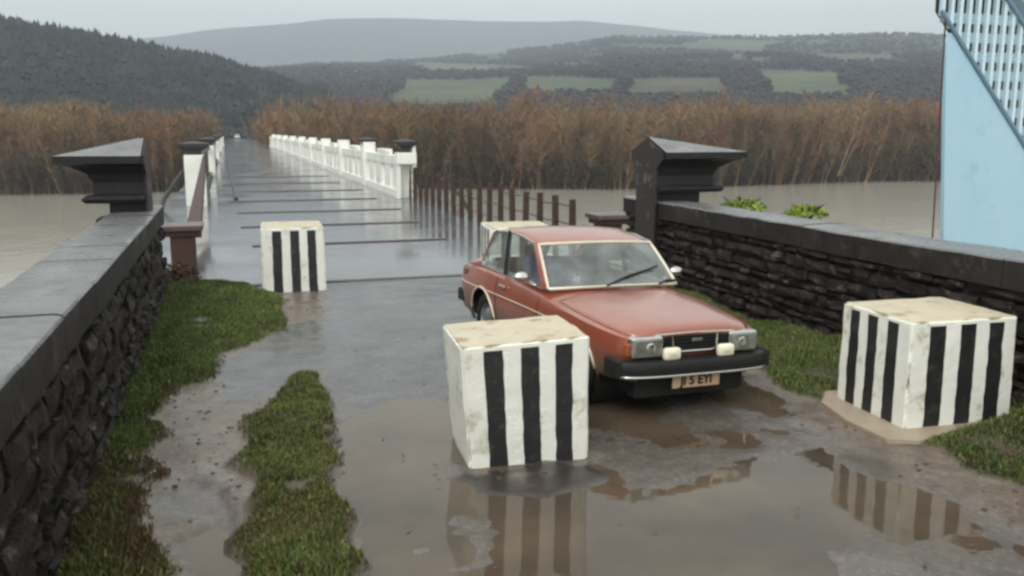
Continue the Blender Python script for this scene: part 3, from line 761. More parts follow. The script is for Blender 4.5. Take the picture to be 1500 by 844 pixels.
    loop = [ws(s, 0) for s in np.linspace(-1, 1, 21)]+[ws(1, t) for t in np.linspace(.1, 1, 8)]+[ws(s, 1) for s in np.linspace(.9, -1, 20)]+[ws(-1, t) for t in np.linspace(.9, 0, 8)]
    MB().tube(loop, .017, 6, cap=False).build('windscreen_trim', M['trim'], car, smooth=True)
    # roof
    def roof(u, v):
        s = v*2-1; xb = 1.90+u*1.50; xe = xb+(.13*s*s)*(1-u)
        zc_ = 1.355+.105*math.sin(math.pi*min(1, u*.88))**.8-.03*u*u
        ye = .688+.01*math.sin(math.pi*u)
        z = zc_-.042*abs(s)**2.4-(.018 if abs(s) > .999 else 0)
        return (X(xe), s*(ye+.012*(abs(s) > .999)), z)
    o = MB().grid(roof, 22, 22).build('roof', M['carred'], car, smooth=True); solidify(o, .02, -1)
    for s in (-1, 1):
        # side frame helper: points on the side plane
        def sp(xb, t):  # t 0 belt .. 1 roof
            yb = .775-.015*max(0, xb-3.0); yt = .700
            zb_ = .905+.012*(xb-1.6)/2; 
            zt = 1.310+.090*math.sin(math.pi*np.clip((xb-1.95)/1.62, 0, 1))**.8
            return Vector((X(xb), s*(yb+(yt-yb)*t), zb_+(zt-zb_)*t))
        def strip(p, q, w0, w1, m, nm, th=.03):
            vs = [sp(p[0]-w0/2, p[1]), sp(p[0]+w0/2, p[1]), sp(q[0]+w1/2, q[1]), sp(q[0]-w1/2, q[1])]
            o = mesh_obj(nm, vs, [(0, 1, 2, 3)], m, car); solidify(o, th, 0); return o
        # A pillar
        vs = [ws(s, 0)+Vector((.0, 0, 0)), sp(1.66, 0), sp(2.10, 1.0), ws(s, 1)]
        o = mesh_obj('front_pillar', vs, [(0, 1, 2, 3)], M['carred'], car); solidify(o, .03, 0)
        strip((2.74, 0), (2.82, 1), .07, .05, M['rubber'], 'door_pillar', .035)
        # belt trim + glazing
        g = MB(); g.add([sp(1.68, .02), sp(2.71, .02), sp(2.795, .97), sp(2.45, .97), sp(2.11, .97)], [(0, 1, 2, 3, 4)]); g.build('door_window', M['sideglass'], car)
        g = MB(); g.add([sp(2.78, .02), sp(3.50, .02), sp(3.53, .12), sp(3.32, .90), sp(3.24, .97), sp(2.845, .97)], [(0, 1, 2, 3, 4, 5)]); g.build('rear_side_window', M['sideglass'], car)
        fr = [sp(1.67, .01), sp(3.52, .01), sp(3.55, .12), sp(3.34, .90), sp(3.25, .985), sp(2.8, .985), sp(2.4, .985), sp(2.1, .985)]
        MB().tube(fr+[fr[0]], .009, 5, cap=False).build('window_trim', M['chrome'], car)
        # rear pillar panel, from side window back to rear glass
        rg_t, rg_b = Vector((X(3.42), s*.60, 1.345)), Vector((X(3.93), s*.63, .975))
        vs = [sp(3.24, 1.0), sp(3.35, .92), sp(3.56, .12), sp(3.53, 0), Vector((X(3.99), s*.775, .895)), rg_b, rg_t]
        o = mesh_obj('rear_pillar', vs, [(0, 1, 6), (1, 2, 5, 6), (2, 3, 4, 5)], M['carred'], car, smooth=False); solidify(o, .02, 0)
        MB().box((X(3.98), s*(wid(3.98, .78)+.001), .79), (.13, .008, .08), bev=.003).build('air_vent', M['rusttop'], car)
        # flank trim, handle, badge lamp, mirrors
        pts = [Vector((X(xb), s*(wid(xb, .66)+.004), .675+.012*math.sin((xb-.9)*1.1))) for xb in np.linspace(1.25, 4.22, 24)]
        MB().tube(pts, .006, 5).build('side_trim', M['trim'], car)
        h = MB().box((X(2.62), s*(wid(2.62, .78)+.018), .80), (.17, .022, .035), bev=.008); h.build('door_handle', M['chrome'], car)
        MB().box((X(1.12), s*(wid(1.12, .70)+.010), .715), (.07, .02, .035), bev=.008).build('side_repeater', M['amber'], car)
        # door shut lines
        for xb, nm in ((1.62, 'door_seam'), (2.84, 'door_seam')):
            pts = [Vector((X(xb), s*(wid(xb, z)+.001), z)) for z in np.linspace(.27, I('zs', xb)-.03, 9)]
            MB().tube(pts, .005, 4).build(nm, M['under'], car)
        mr = MB().tube([(X(1.86), s*.775, .93), (X(1.85), s*.88, .985)], .012, 6); mr.build('mirror_stalk', M['chrome'], car)
        mrr = MB(); c = Vector((X(1.85), s*.935, 1.015))
        mrr.grid(lambda u, v: (c.x+.05*math.sin(v*math.pi)*math.cos(u*2*math.pi)*.9, c.y+.085*math.cos(v*math.pi), c.z+.055*math.sin(v*math.pi)*math.sin(u*2*math.pi)), 14, 8)
        mrr.build('wing_mirror', M['chrome'], car, smooth=True)
        # head lamp
        yc = s*.508; lw = .30; lh = .178; zl = .642; xf = X(.055)
        ho = MB().box((xf, yc, zl), (.10, lw+.012, lh+.012), bev=.02).build('headlight', M['chrome'], car)
        MB().box((xf+.045, yc, zl), (.04, lw-.01, lh-.01), bev=.016).build('lens', M['lampglass'], ho, smooth=False)
        rf_ = MB(); cr_ = Vector((xf+.058, yc-s*.02, zl))
        rf_.grid(lambda u, v: (cr_.x+.014*math.cos(v*math.pi/2), cr_.y+.055*math.sin(v*math.pi/2)*math.cos(u*2*math.pi), cr_.z+.055*math.sin(v*math.pi/2)*math.sin(u*2*math.pi)), 18, 5)
        rf_.build('bulb_reflector', M['chrome'], ho, smooth=True)
        MB().box((X(.075), s*.680, .62), (.06, .045, .11), bev=.012).build('indicator', M['amber'], car)
        # fog lamp
        fo = MB(); cf = Vector((X(-.03), s*.285, .585))
        fo.box(cf, (.07, .175, .115), bev=.03); fl_ = fo.build('fog_lamp', M['cover'], car, smooth=True, ang=50)
        MB().box(cf+Vector((.037, 0, 0)), (.006, .08, .03), bev=.002).build('cover_emblem', M['trim'], fl_)
        MB().box(cf+Vector((-.02, 0, -.075)), (.03, .03, .06)).build('bracket', M['rubber'], fl_)
        # wheels
        for xb in (wf, wr):
            wh = empty('wheel', (X(xb), s*.715, .315), 0, car)
            MB().lathe([(.19, -.085), (.27, -.092), (.305, -.075), (.318, -.045), (.318, .045), (.305, .075), (.27, .092), (.19, .085)], (0, 0, 0), 'Y', 36).build('tyre', M['rubber'], wh, smooth=True, ang=40)
            MB().lathe([(.195, s*.07), (.185, s*.045), (.15, s*.03), (.12, s*.055), (.10, s*.062), (.06, s*.075), (.0, s*.078)], (0, 0, 0), 'Y', 30).build('rim', M['steel'], wh, smooth=True)
            # bright arch lip
            pts = [Vector((X(xb)+(Rw+.004)*math.cos(a), s*(wid(min(4.3, max(.06, xb)), .5)+.002), zc+(Rw+.004)*math.sin(a))) for a in np.linspace(R(8), R(172), 20)]
            pts = [Vector((p.x, s*(wid(XI(p.x), max(p.z, .3))+.004), p.z)) for p in pts]
            MB().tube(pts, .013, 5).build('arch_trim', M['trim'], car, smooth=True)
            MB().lathe([(Rw+.01, -s*.30), (Rw+.01, s*.06)], (X(xb), s*.70, zc), 'Y', 30).build('wheel_well', M['under'], car)
    # rear glass and boot edge
    MB().grid(lambda u, v: (X(3.42+.51*v+.03*(1-(2*u-1)**2)*-1), (2*u-1)*(.59+.045*v), 1.355-.37*v+.012*(1-(2*u-1)**2)), 12, 6).build('rear_window', M['sideglass'], car, smooth=True)
    # grille
    g = MB().box((X(.095), 0, .655), (.05, .74, .165)); gr_ = g.build('grille', M['under'], car)
    gb = MB()
    for z in (.60, .63, .66, .69): gb.box((X(.062), 0, z), (.012, .72, .006))
    gb.build('slats', M['rubber'], gr_)
    MB().tube([(X(.045), -.42, .742), (X(.035), 0, .752), (X(.045), .42, .742)], .008, 6).build('upper_trim', M['chrome'], gr_)
    MB().tube([(X(.04), -.24, .735), (X(.03), -.225, .60), (X(.028), -.18, .585), (X(.028), .18, .585), (X(.03), .225, .60), (X(.04), .24, .735)], .009, 6).build('centre_trim', M['chrome'], gr_)
    MB().box((X(.035), 0.02, .68), (.01, .11, .03), bev=.003).build('badge', M['chrome'], gr_)
    # bumpers
    def bumper(front):
        sg = 1 if front else -1; x_c = X(-.055) if front else X(4.40)
        ys = np.linspace(-1, 1, 25); b_ = MB()
        sec = [(-.06, -.075), (.03, -.070), (.05, -.045), (.052, .035), (.035, .06), (-.06, .065)]
        vs = []
        for y in ys:
            back = .085*abs(y)**4+.10*max(0, abs(y)-.9)*3
            for (dx_, dz_) in sec: vs.append((x_c+sg*(dx_-back), y*.80, .47+dz_))
        m_ = len(sec); fs = [(i*m_+k, i*m_+(k+1) % m_, (i+1)*m_+(k+1) % m_, (i+1)*m_+k) for i in range(24) for k in range(m_)]
        fs += [tuple(range(m_)), tuple(range(24*m_, 25*m_))]
        o = b_.add(vs, fs).build('bumper', M['rubber'], car, smooth=True, ang=50)
        pts = [Vector((x_c+sg*(.054-.085*abs(y)**4-.10*max(0, abs(y)-.9)*3), y*.795, .405)) for y in ys]
        MB().tube(pts, .012, 6).build('bumper_strip', M['chrome'], o, smooth=True)
        for s in (-1, 1):
            MB().box((x_c-sg*.17, s*.79, .47), (.26, .05, .16), bev=.02).build('bumper_end', M['rubber'], o)
    bumper(True); bumper(False)
    # number plate with raised letters
    pr = MB().box((X(-.015), 0, .325), (.012, .50, .125), bev=.004).build('number_plate', M['plate'], car)
    fc = bpy.data.curves.new('plate_text', 'FONT'); fc.body = 'JI 5 EYI'; fc.size = .115; fc.align_x = 'CENTER'; fc.align_y = 'CENTER'; fc.extrude = .002; fc.offset = .004
    to = bpy.data.objects.new('tmp', fc); COL.objects.link(to)
    bpy.context.view_layer.update()
    me = bpy.data.meshes.new_from_object(to.evaluated_get(bpy.context.evaluated_depsgraph_get())); me.materials.clear(); me.materials.append(M['under'])
    bpy.data.objects.remove(to)
    lt = bpy.data.objects.new('lettering', me); COL.objects.link(lt); lt.parent = pr; lt.location = (X(-.015)+.0085, 0, .325); lt.rotation_euler = (R(90), 0, R(90))
    # underbody
    MB().box((X(2.2), 0, .33), (4.05, 1.16, .26)).build('underbody', M['under'], car)
    MB().box((X(2.1), 0, .32), (1.7, 1.50, .20)).build('floor_pan', M['under'], car)
    MB().box((X(.15), 0, .345), (.14, 1.16, .36), bev=.02).build('shaded_valance', M['under'], car)  # coloured black to hold the darkness under the bumper
    # wipers
    for (y0_, y1_) in ((-.18, .34), (.42, .62)):
        p0 = ws(y0_/.7, .0)+Vector((.02, 0, .015)); p1 = ws(y1_/.62, .30 if y0_ < 0 else .06)+Vector((.012, 0, .014))
        pa = MB().tube([p0, p0.lerp(p1, .5)+Vector((.01, 0, .02)), p1], .011, 5); 
        d = (p1-p0); q0 = p0.lerp(p1, .42); 
        pa.tube([q0+Vector((.006, 0, .0)), p1+d*.22+Vector((.004, 0, .0))], .012, 5)
        pa.build('wiper', M['rubber'], car)
    # interior
    for s in (-1, 1):
        st_ = MB().box((X(2.55), s*.36, .52), (.50, .48, .18), bev=.05); st_.box((X(2.80), s*.36, .82), (.14, .46, .58), rot=Matrix.Rotation(R(-12), 3, 'Y'), bev=.05)
        st_.box((X(2.86), s*.36, 1.16), (.08, .26, .16), bev=.03)
        st_.build('front_seat', M['seat'], car, smooth=True, ang=40)
    rs = MB().box((X(3.35), 0, .52), (.5, 1.2, .2), bev=.05); rs.box((X(3.60), 0, .78), (.14, 1.2, .45), rot=Matrix.Rotation(R(-18), 3, 'Y'), bev=.05)
    rs.build('rear_seat', M['seat'], car, smooth=True, ang=40)
    MB().box((X(1.80), 0, .82), (.34, 1.32, .20), bev=.05).build('dashboard', M['rubber'], car)
    sw = MB(); c = Vector((X(2.12), -.36, .86)); rot = Matrix.Rotation(R(-28), 3, 'Y')
    pts = [c+rot @ Vector((0, .19*math.cos(a), .19*math.sin(a))) for a in np.linspace(0, 2*math.pi, 25)]
    sw.tube(pts, .013, 6, cap=False); sw.tube([c, c+Vector((.3, 0, -.1))], .02, 6); sw.tube([pts[0], c, pts[12]], .012, 5); sw.build('steering_wheel', M['rubber'], car, smooth=True)
    return car, X

def build_driver(X):
    """seated driver in dark jacket, hands on the wheel (car axes: +x forward, +y left)"""
    root = empty('person', (0, 0, 0)); tag(root, 'driver in a dark blue jacket behind the windscreen, hands on the steering wheel', 'person')
    cy = -.36
    J = {'pelvis': (X(2.62), cy, .66, .13), 'waist': (X(2.66), cy, .82, .13), 'chest': (X(2.68), cy, .98, .155), 'neckb': (X(2.68), cy, 1.10, .075), 'neck': (X(2.66), cy, 1.145, .05), 'head0': (X(2.645), cy, 1.19, .062),
         'head1': (X(2.635), cy, 1.25, .082), 'head2': (X(2.64), cy, 1.30, .075)}
    verts = []; radii = []; edges = []
    names = list(J)
    for n in names: verts.append(J[n][:3]); radii.append(J[n][3])
    for a in range(len(names)-1): edges.append((a, a+1))
    hands = []
    for s in (-1, 1):
        sh = len(verts); verts += [(X(2.68), cy+s*.17, 1.05), (X(2.52), cy+s*.25, .86), (X(2.26), cy+s*.20, .90), (X(2.20), cy+s*.185, .915)]
        radii += [.068, .05, .036, .028]; edges += [(2, sh), (sh, sh+1), (sh+1, sh+2), (sh+2, sh+3)]
        hp = len(verts); verts += [(X(2.58), cy+s*.10, .64), (X(2.18), cy+s*.13, .66), (X(1.98), cy+s*.12, .42), (X(1.90), cy+s*.12, .38)]
        radii += [.09, .065, .045, .04]; edges += [(0, hp), (hp, hp+1), (hp+1, hp+2), (hp+2, hp+3)]
        hands.append(Vector((X(2.17), cy+s*.185, .92)))
    me = bpy.data.meshes.new('clothed_body'); me.from_pydata(verts, edges, [])
    o = bpy.data.objects.new('tmpbody', me); COL.objects.link(o)
    md = o.modifiers.new('k', 'SKIN'); sv = me.skin_vertices[0].data if me.skin_vertices else None
    if sv is None:
        bm = bmesh.new(); bm.from_mesh(me); bm.verts.layers.skin.verify(); bm.to_mesh(me); bm.free(); sv = me.skin_vertices[0].data
    for i, r_ in enumerate(radii): sv[i].radius = (r_, r_)
    sv[0].use_root = True
    ms = o.modifiers.new('s', 'SUBSURF'); ms.levels = 2; ms.render_levels = 2
    bpy.context.view_layer.update()
    m2 = bpy.data.meshes.new_from_object(o.evaluated_get(bpy.context.evaluated_depsgraph_get()))
    bpy.data.objects.remove(o)
    m2.materials.clear(); m2.materials.append(M['jacket']); m2.materials.append(M['skin'])
    for p in m2.polygons:
        p.use_smooth = True; c = p.center
        if c.z > 1.125: p.material_index = 1
    # nose, eyes pressed in / out of the same surface
    fx = X(2.635)+.078
    for v in m2.vertices:
        if v.co.z > 1.17:
            d = Vector((v.co.x-fx, v.co.y-cy, v.co.z-1.245))
            if abs(d.y) < .02 and abs(d.z) < .025: v.co.x += .018
    body = bpy.data.objects.new('body', m2); COL.objects.link(body); body.parent = root
    hb = MB()
    hb.grid(lambda u, v: (X(2.665)+.088*math.sin(v*1.9)*math.cos(u*2*math.pi), cy+.088*math.sin(v*1.9)*math.sin(u*2*math.pi), 1.262+.105*math.cos(v*1.9)), 16, 8)
    hb.build('hair', M['hair'], root, smooth=True)
    # hands: palm and five fingers curled round the rim
    for k, hpt in enumerate(hands):
        h = MB(); h.box(hpt, (.075, .035, .075), rot=Matrix.Rotation(R(-28), 3, 'Y'), bev=.014)
        for q in range(4):
            b0 = hpt+Vector((.035, 0, .028-.019*q)); ln = (.030, .034, .031, .024)[q]
            h.tube([b0, b0+Vector((ln, .008, .004)), b0+Vector((ln*1.1, .03, .0)), b0+Vector((ln*.5, .040, -.002))], [.0095, .009, .0085, .007], 6)
        h.tube([hpt+Vector((-.01, -.008, .035)), hpt+Vector((.015, -.02, .055)), hpt+Vector((.045, -.018, .055))], [.011, .010, .008], 6)
        h.build('hand', M['skin'], root, smooth=True)
    return root
car, CX = build_car()
CARP = dict(front=(3.865, 6.86), yaw=.100, roll=-.031)
drv = build_driver(CX)
_a = CARP['yaw']; _rot = Matrix.Rotation(_a-math.pi/2, 4, 'Z') @ Matrix.Rotation(CARP['roll'], 4, 'X')
_hd = Vector((math.sin(_a), -math.cos(_a), 0))
_pos = Vector((CARP['front'][0], CARP['front'][1], 0))-_hd*2.18; _pos.z = -.02
for o in (car, drv):
    o.matrix_world = Matrix.Translation(_pos) @ _rot

# ================================================================== RIVER, BANKS, HILLS
rv = MB().box((0, 60, -7.5), (900, 260, 1.0)).build('river', water_mat('river_water', (.34, .32, .27), .16, .35, .6, col2=(.30, .28, .24), dist=.12)); tag(rv, kind='structure')
# near banks beside the walls (embankment of the approach)
def bank(sign, x_in):
    vs = []; fs = []; ys = np.linspace(-40, 17.5, 40); n = 9
    for y in ys:
        for k in range(n):
            t = k/(n-1); x = x_in+sign*(t*9.5); z = -.35-t**.9*7.3+mn.noise(Vector((x*.5, y*.4, 0)))*.25*(t > 0)
            vs.append((x, y, z))
    for i in range(len(ys)-1):
        for k in range(n-1): fs.append((i*n+k, (i+1)*n+k, (i+1)*n+k+1, i*n+k+1))
    return vs, fs
for s, xi in ((-1, -1.35), (1, 6.8)):
    v_, f_ = bank(s, xi); o = mesh_obj('river_bank', v_, f_, mat('bank', (.07, .08, .03), .9, col2=(.09, .06, .035), scale=1.2, bump=.6), smooth=True); tag(o, kind='structure')

# ---- far terrain: polar height field with real distances
az = np.radians(np.linspace(-70, 88, 351)); rr_ = 150*np.exp(np.linspace(0, math.log(4250/150), 230))
A_, R_ = np.meshgrid(az, rr_, indexing='ij'); TX, TY = R_*np.sin(A_), R_*np.cos(A_)
def az_of(u, v=190): d = ray(u, v); return math.atan2(d[0], d[1])
def elev(u, v): d = ray(u, v); return d[2]/math.hypot(d[0], d[1])
def crest(keys, a): 
    ks = sorted((az_of(u, v), elev(u, v)) for u, v in keys); return np.interp(a, [k[0] for k in ks], [k[1] for k in ks])
def terrain(a, r, x, y):
    cl = crest([(-900, 10), (-300, 12), (0, 42), (64, 54), (117, 60), (185, 73), (249, 84), (313, 91), (355, 105), (409, 116), (455, 138), (480, 172), (505, 192), (1500, 192)], a)
    cm = crest([(-300, 100), (200, 100), (420, 88), (480, 84), (600, 80), (700, 74), (800, 66), (900, 50), (1000, 52), (1200, 50), (1380, 50), (1800, 75), (2600, 120)], a)
    cf = crest([(-600, 70), (100, 66), (230, 52), (300, 42), (480, 32), (600, 29), (700, 30), (850, 31), (950, 40), (1100, 56), (1400, 60), (2500, 90)], a)
    base = -6.2+sstep(150, 260, r)*2.0+fbm(x, y, .012, 3, 8)*.8
    rl = 620.0; hl = cl*rl*sstep(330, rl, r)*(1-sstep(rl, 1300, r)*.9)+fbm(x, y, .006, 3, 9)*4*sstep(330, 600, r)
    rm = 1700.0; tm = np.clip((r-320)/(rm-320), 0, 1); hm = cm*rm*(tm**1.05)*(1-sstep(rm, 2900, r)*.5)+fbm(x, y, .0028, 4, 10)*13*np.clip(tm*2, 0, 1)
    rf = 3800.0; hf = cf*rf*sstep(1800, rf, r)+fbm(x, y, .0016, 4, 11)*16*sstep(2000, 3000, r)
    h = base+np.maximum(0, np.maximum(np.maximum(hl, hm), hf))
    ey = 150+3*np.sin(x*.07)+np.where(x > 60, -12, np.where(x > 0, -12*x/60, 3)); h = np.where(y < ey+2.5, -9.0, h)
    return h, hl, hm, hf
TZ, HL, HM, HF = terrain(A_, R_, TX, TY)
# fields: meadows laid out on the slope facing the bridge; everything between them is bare woodland and hedge
FIELDS = [(585, 742, 113, 162, 0), (606, 775, 92, 103, 1), (762, 902, 113, 139, 0), (785, 868, 89, 99, 1), (918, 1062, 113, 146, 2), (1125, 1245, 104, 152, 0),
          (900, 1012, 68, 77, 2), (1004, 1140, 60, 72, 0), (375, 560, 84, 94, 2), (1190, 1335, 79, 92, 2), (640, 735, 76, 82, 0), (1270, 1375, 108, 118, 1), (1420, 1600, 70, 140, 0),
          (1065, 1118, 84, 92, 2), (940, 1040, 88, 96, 0), (200, 330, 92, 110, 0), (1650, 1900, 90, 150, 2)]
FCOL = np.array([(.090, .108, .062), (.108, .118, .070), (.092, .090, .058)])
def field_id(a, r, z, x, y):
    e = (z-H)/r; sx_, sy_ = np.sin(a), np.cos(a)
    c0 = CM[0, 0]*sx_+CM[0, 1]*sy_+CM[0, 2]*e; c1 = CM[1, 0]*sx_+CM[1, 1]*sy_+CM[1, 2]*e; c2 = CM[2, 0]*sx_+CM[2, 1]*sy_+CM[2, 2]*e
    u = 750+F*c0/c2+fbm(x, y, .006, 4, 41)*38; v = 422-F*c1/c2+fbm(x, y, .006, 4, 42)*7
    out_ = np.full(a.shape, -1)
    for k, (u0, u1, v0, v1, q) in enumerate(FIELDS): out_ = np.where((u > u0) & (u < u1) & (v > v0+(u-u0)*.012) & (v < v1+(u-u0)*.012) & (c2 > 0), q, out_)
    return out_
FI = field_id(A_, R_, TZ, TX, TY)
tc_ = np.where((FI >= 0)[..., None], FCOL[np.maximum(FI, 0)]*(.88+.35*fbm(TX, TY, .012, 4, 46))[..., None], np.array((.040, .036, .038))*(1+.7*fbm(TX, TY, .008, 4, 43))[..., None]+np.array((.02, .035, .01))*sstep(.25, .5, fbm(TX, TY, .004, 3, 45))[..., None])
wood = (HL > np.maximum(HM, 2)); tc_ = np.where(wood[..., None], np.array((.02, .026, .022)), tc_)
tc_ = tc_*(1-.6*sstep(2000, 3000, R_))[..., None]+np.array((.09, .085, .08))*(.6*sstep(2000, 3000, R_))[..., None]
tc_ = np.where((R_ < 330)[..., None], np.array((.05, .04, .026)), tc_)
na, nr = A_.shape; idx = np.arange(na*nr).reshape(na, nr)
Fq = np.stack([idx[:-1, :-1], idx[1:, :-1], idx[1:, 1:], idx[:-1, 1:]], -1).reshape(-1, 4)
def vc_mat(name, rough=.9):
    m = bpy.data.materials.new(name); m.use_nodes = True; t = m.node_tree; b_ = t.nodes['Principled BSDF']; at = t.nodes.new('ShaderNodeVertexColor'); at.layer_name = 'Col'
    n = t.nodes.new('ShaderNodeTexNoise'); n.inputs['Scale'].default_value = .05; n.inputs['Detail'].default_value = 8; co = t.nodes.new('ShaderNodeTexCoord')
    t.links.new(co.outputs['Object'], n.inputs['Vector']); r = t.nodes.new('ShaderNodeMapRange'); r.inputs[1].default_value = .3; r.inputs[2].default_value = .7; r.inputs[3].default_value = .75; r.inputs[4].default_value = 1.25
    t.links.new(n.outputs[0], r.inputs[0]); x = t.nodes.new('ShaderNodeMix'); x.data_type = 'RGBA'; x.blend_type = 'MULTIPLY'; x.inputs[0].default_value = 1
    t.links.new(at.outputs[0], x.inputs[6]); t.links.new(r.outputs[0], x.inputs[7]); t.links.new(x.outputs[2], b_.inputs['Base Color']); b_.inputs['Roughness'].default_value = rough
    b_.inputs['Specular IOR Level'].default_value = .15
    return m
M['vc'] = vc_mat('terrain_cover')
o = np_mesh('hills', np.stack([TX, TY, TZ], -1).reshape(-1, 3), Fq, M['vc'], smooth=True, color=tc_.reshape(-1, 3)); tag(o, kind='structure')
# ground beyond the river's edge below the scrub is the near rim of the hills; low bank lip
def scatter(base_V, base_F, base_C, P, S, rot, cvar):
    """merge copies: P (n,3) S (n,3) rot (n)"""
    n = len(P); m_ = len(base_V); c, s = np.cos(rot)[:, None], np.sin(rot)[:, None]
    bx, by, bz = (base_V[:, i][None] for i in range(3))
    X_ = (bx*c-by*s)*S[:, 0:1]+P[:, 0:1]; Y_ = (bx*s+by*c)*S[:, 1:2]+P[:, 1:2]; Z_ = bz*S[:, 2:3]+P[:, 2:3]
    V_ = np.stack([X_, Y_, Z_], -1).reshape(-1, 3); F_ = (base_F[None]+(np.arange(n)*m_)[:, None, None]).reshape(-1, base_F.shape[1])
    C_ = (base_C[None]*cvar[:, None, :]).reshape(-1, 3); return V_, F_, C_
def merge(parts):
    Vs, Fs, Cs = [], [], []; b_ = 0
    for v, f, c in parts: Vs.append(v); Fs.append(f+b_); Cs.append(c); b_ += len(v)
    return np.concatenate(Vs), np.concatenate(Fs), np.concatenate(Cs)
def twig_tree(rng, stems=7, twigs=150, wide=.42, thick=.011):
    """unit-height bare shrub: upright tapering three-sided stems and twigs"""
    P0, P1, W0 = [], [], []
    st_pts = []
    for i in range(stems):
        a = rng.uniform(0, 2*math.pi); sp_ = rng.uniform(.1, 1)*wide; top = np.array([math.cos(a)*sp_, math.sin(a)*sp_, rng.uniform(.7, .95)])
        mid = np.array([top[0]*.7+rng.normal(0, .03), top[1]*.7+rng.normal(0, .03), top[2]*.5]); b0 = np.array([top[0]*.45, top[1]*.45, 0])
        for p, q, w_ in ((b0, mid, thick*2.2), (mid, top, thick*1.5)): P0.append(p); P1.append(q); W0.append(w_)
        st_pts.append((b0, mid, top))
    for i in range(twigs):
        b0, mid, top = st_pts[rng.integers(stems)]; t = rng.uniform(.05, 1)**.7
        p = b0+(mid-b0)*t*2 if t < .5 else mid+(top-mid)*(t-.5)*2
        d = np.array([rng.normal(0, .8), rng.normal(0, .8), rng.uniform(.2, 1.2)]); d /= np.linalg.norm(d)
        P0.append(p); P1.append(p+d*rng.uniform(.10, .30)); W0.append(thick*rng.uniform(.7, 1.25))
    P0, P1, W0 = np.array(P0), np.array(P1), np.array(W0)
    q_ = np.sqrt((P1[:, 0]/(wide+.22))**2+(P1[:, 1]/(wide+.22))**2+(np.maximum(P1[:, 2]-.45, 0)/.6)**2); P1 = np.where((q_ > 1)[:, None], P0+(P1-P0)*.45, P1)
    n = len(P0); V_ = np.zeros((n, 4, 3)); 
    for k in range(3):
        a = 2*math.pi*k/3+np.arange(n); V_[:, k] = P0+np.stack([np.cos(a)*W0, np.sin(a)*W0, np.zeros(n)], -1)
    V_[:, 3] = P1
    fb = np.array([(0, 1, 3), (1, 2, 3), (2, 0, 3)]); F_ = (fb[None]+(np.arange(n)*4)[:, None, None]).reshape(-1, 3)
    h = V_.reshape(-1, 3)[:, 2]
    C_ = np.stack([.19+.0*h, .122+.0*h, .068+.0*h], -1)
    return V_.reshape(-1, 3), F_, C_
def belt(name, label, pts_fn, n, hrange, seed, cat='scrub', tint=(1, 1, 1), nvar=6, **kw):
    rng = np.random.default_rng(seed); protos = [twig_tree(rng, **kw) for _ in range(nvar)]; P = pts_fn(rng, n); parts = []
    r_ = np.hypot(P[:, 0], P[:, 1]); a_ = np.arctan2(P[:, 0], P[:, 1]); z, *_ = terrain(a_, np.maximum(r_, 150), P[:, 0], P[:, 1]); z = np.where(z < -7, -6.8, z)
    big = fbm(P[:, 0], P[:, 1], .07, 3, seed)
    cv = (.75+.4*rng.random((len(P), 1))+.5*big[:, None])*np.array(tint)*np.stack([1+.15*rng.normal(size=len(P))*.8, np.ones(len(P)), 1+.2*rng.normal(size=len(P))*.5], -1)
    hh = rng.uniform(*hrange, len(P))*(1+.5*big)
    for k in range(nvar):
        s_ = np.arange(len(P)) % nvar == k
        parts.append(scatter(*protos[k], np.stack([P[s_, 0], P[s_, 1], z[s_]-.4], -1), np.stack([hh[s_]*rng.uniform(.7, 1.3, s_.sum()), hh[s_]*rng.uniform(.7, 1.3, s_.sum()), hh[s_]], -1), rng.uniform(0, 6.28, s_.sum()), cv[s_]))
    V_, F_, C_ = merge(parts); o = np_mesh(name, V_, F_, M['vc'], color=np.clip(C_, .01, 1)); tag(o, label, cat, kind='stuff'); return o
def edge_y(x): return 150+3*np.sin(x*.07)+np.where(x > 60, -12, np.where(x > 0, -12*x/60, 3))
def right_pts(rng, n):
    x = 9+rng.random(n)*190; y = edge_y(x)+1+rng.random(n)**1.5*80; return np.stack([x, y], -1)
def left_pts(rng, n):
    x = -5-rng.random(n)*140; y = edge_y(x)+1+rng.random(n)**1.5*80; return np.stack([x, y], -1)
belt('bare_willow_scrub', 'tangled orange brown leafless willow scrub lining the far river bank right of the bridge', right_pts, 1350, (7.5, 14), 21, thick=.0058, twigs=300, wide=.62)
belt('bare_willow_scrub', 'tangled orange brown leafless willow scrub on the far river bank left of the bridge', left_pts, 1100, (7, 13), 22, thick=.0058, twigs=300, wide=.62)
def road_pts(rng, n):
    y = 190+rng.random(n)*260; s_ = rng.choice([-1, 1], n); x = 2.3+s_*(7+rng.random(n)*14); return np.stack([x, y], -1)
belt('roadside_scrub', 'leafless brown bushes crowding both sides of the road beyond the bridge', road_pts, 220, (8, 12), 23, thick=.009, twigs=220)
# darker low undergrowth at the waterline
def under_pts(rng, n):
    x = rng.uniform(-150, 200, n); x = x[(x < -6) | (x > 9)]; y = edge_y(x)+.3+rng.random(len(x))*4; return np.stack([x, y], -1)
belt('bank_undergrowth', 'low dark brown undergrowth along the far waterline', under_pts, 1300, (2.5, 6.5), 24, tint=(.45, .5, .55), thick=.016, twigs=170, wide=.7)

# lower land strip so the belt stands on ground at the waterline
vs = []; fs = []
xs_ = np.linspace(-420, 460, 120)
for x_ in xs_:
    ye = float(edge_y(np.array(x_)))
    vs += [(x_, ye, -7.15), (x_, ye+3, -6.85), (x_, ye+40, -6.2), (x_, ye+150, -5.0)]
for i in range(119):
    for k in range(3): fs.append((i*4+k, (i+1)*4+k, (i+1)*4+k+1, i*4+k+1))
o = mesh_obj('far_bank', vs, fs, mat('far_bank_earth', (.09, .065, .035), .9, col2=(.06, .06, .03), scale=.2), smooth=True); tag(o, kind='structure')

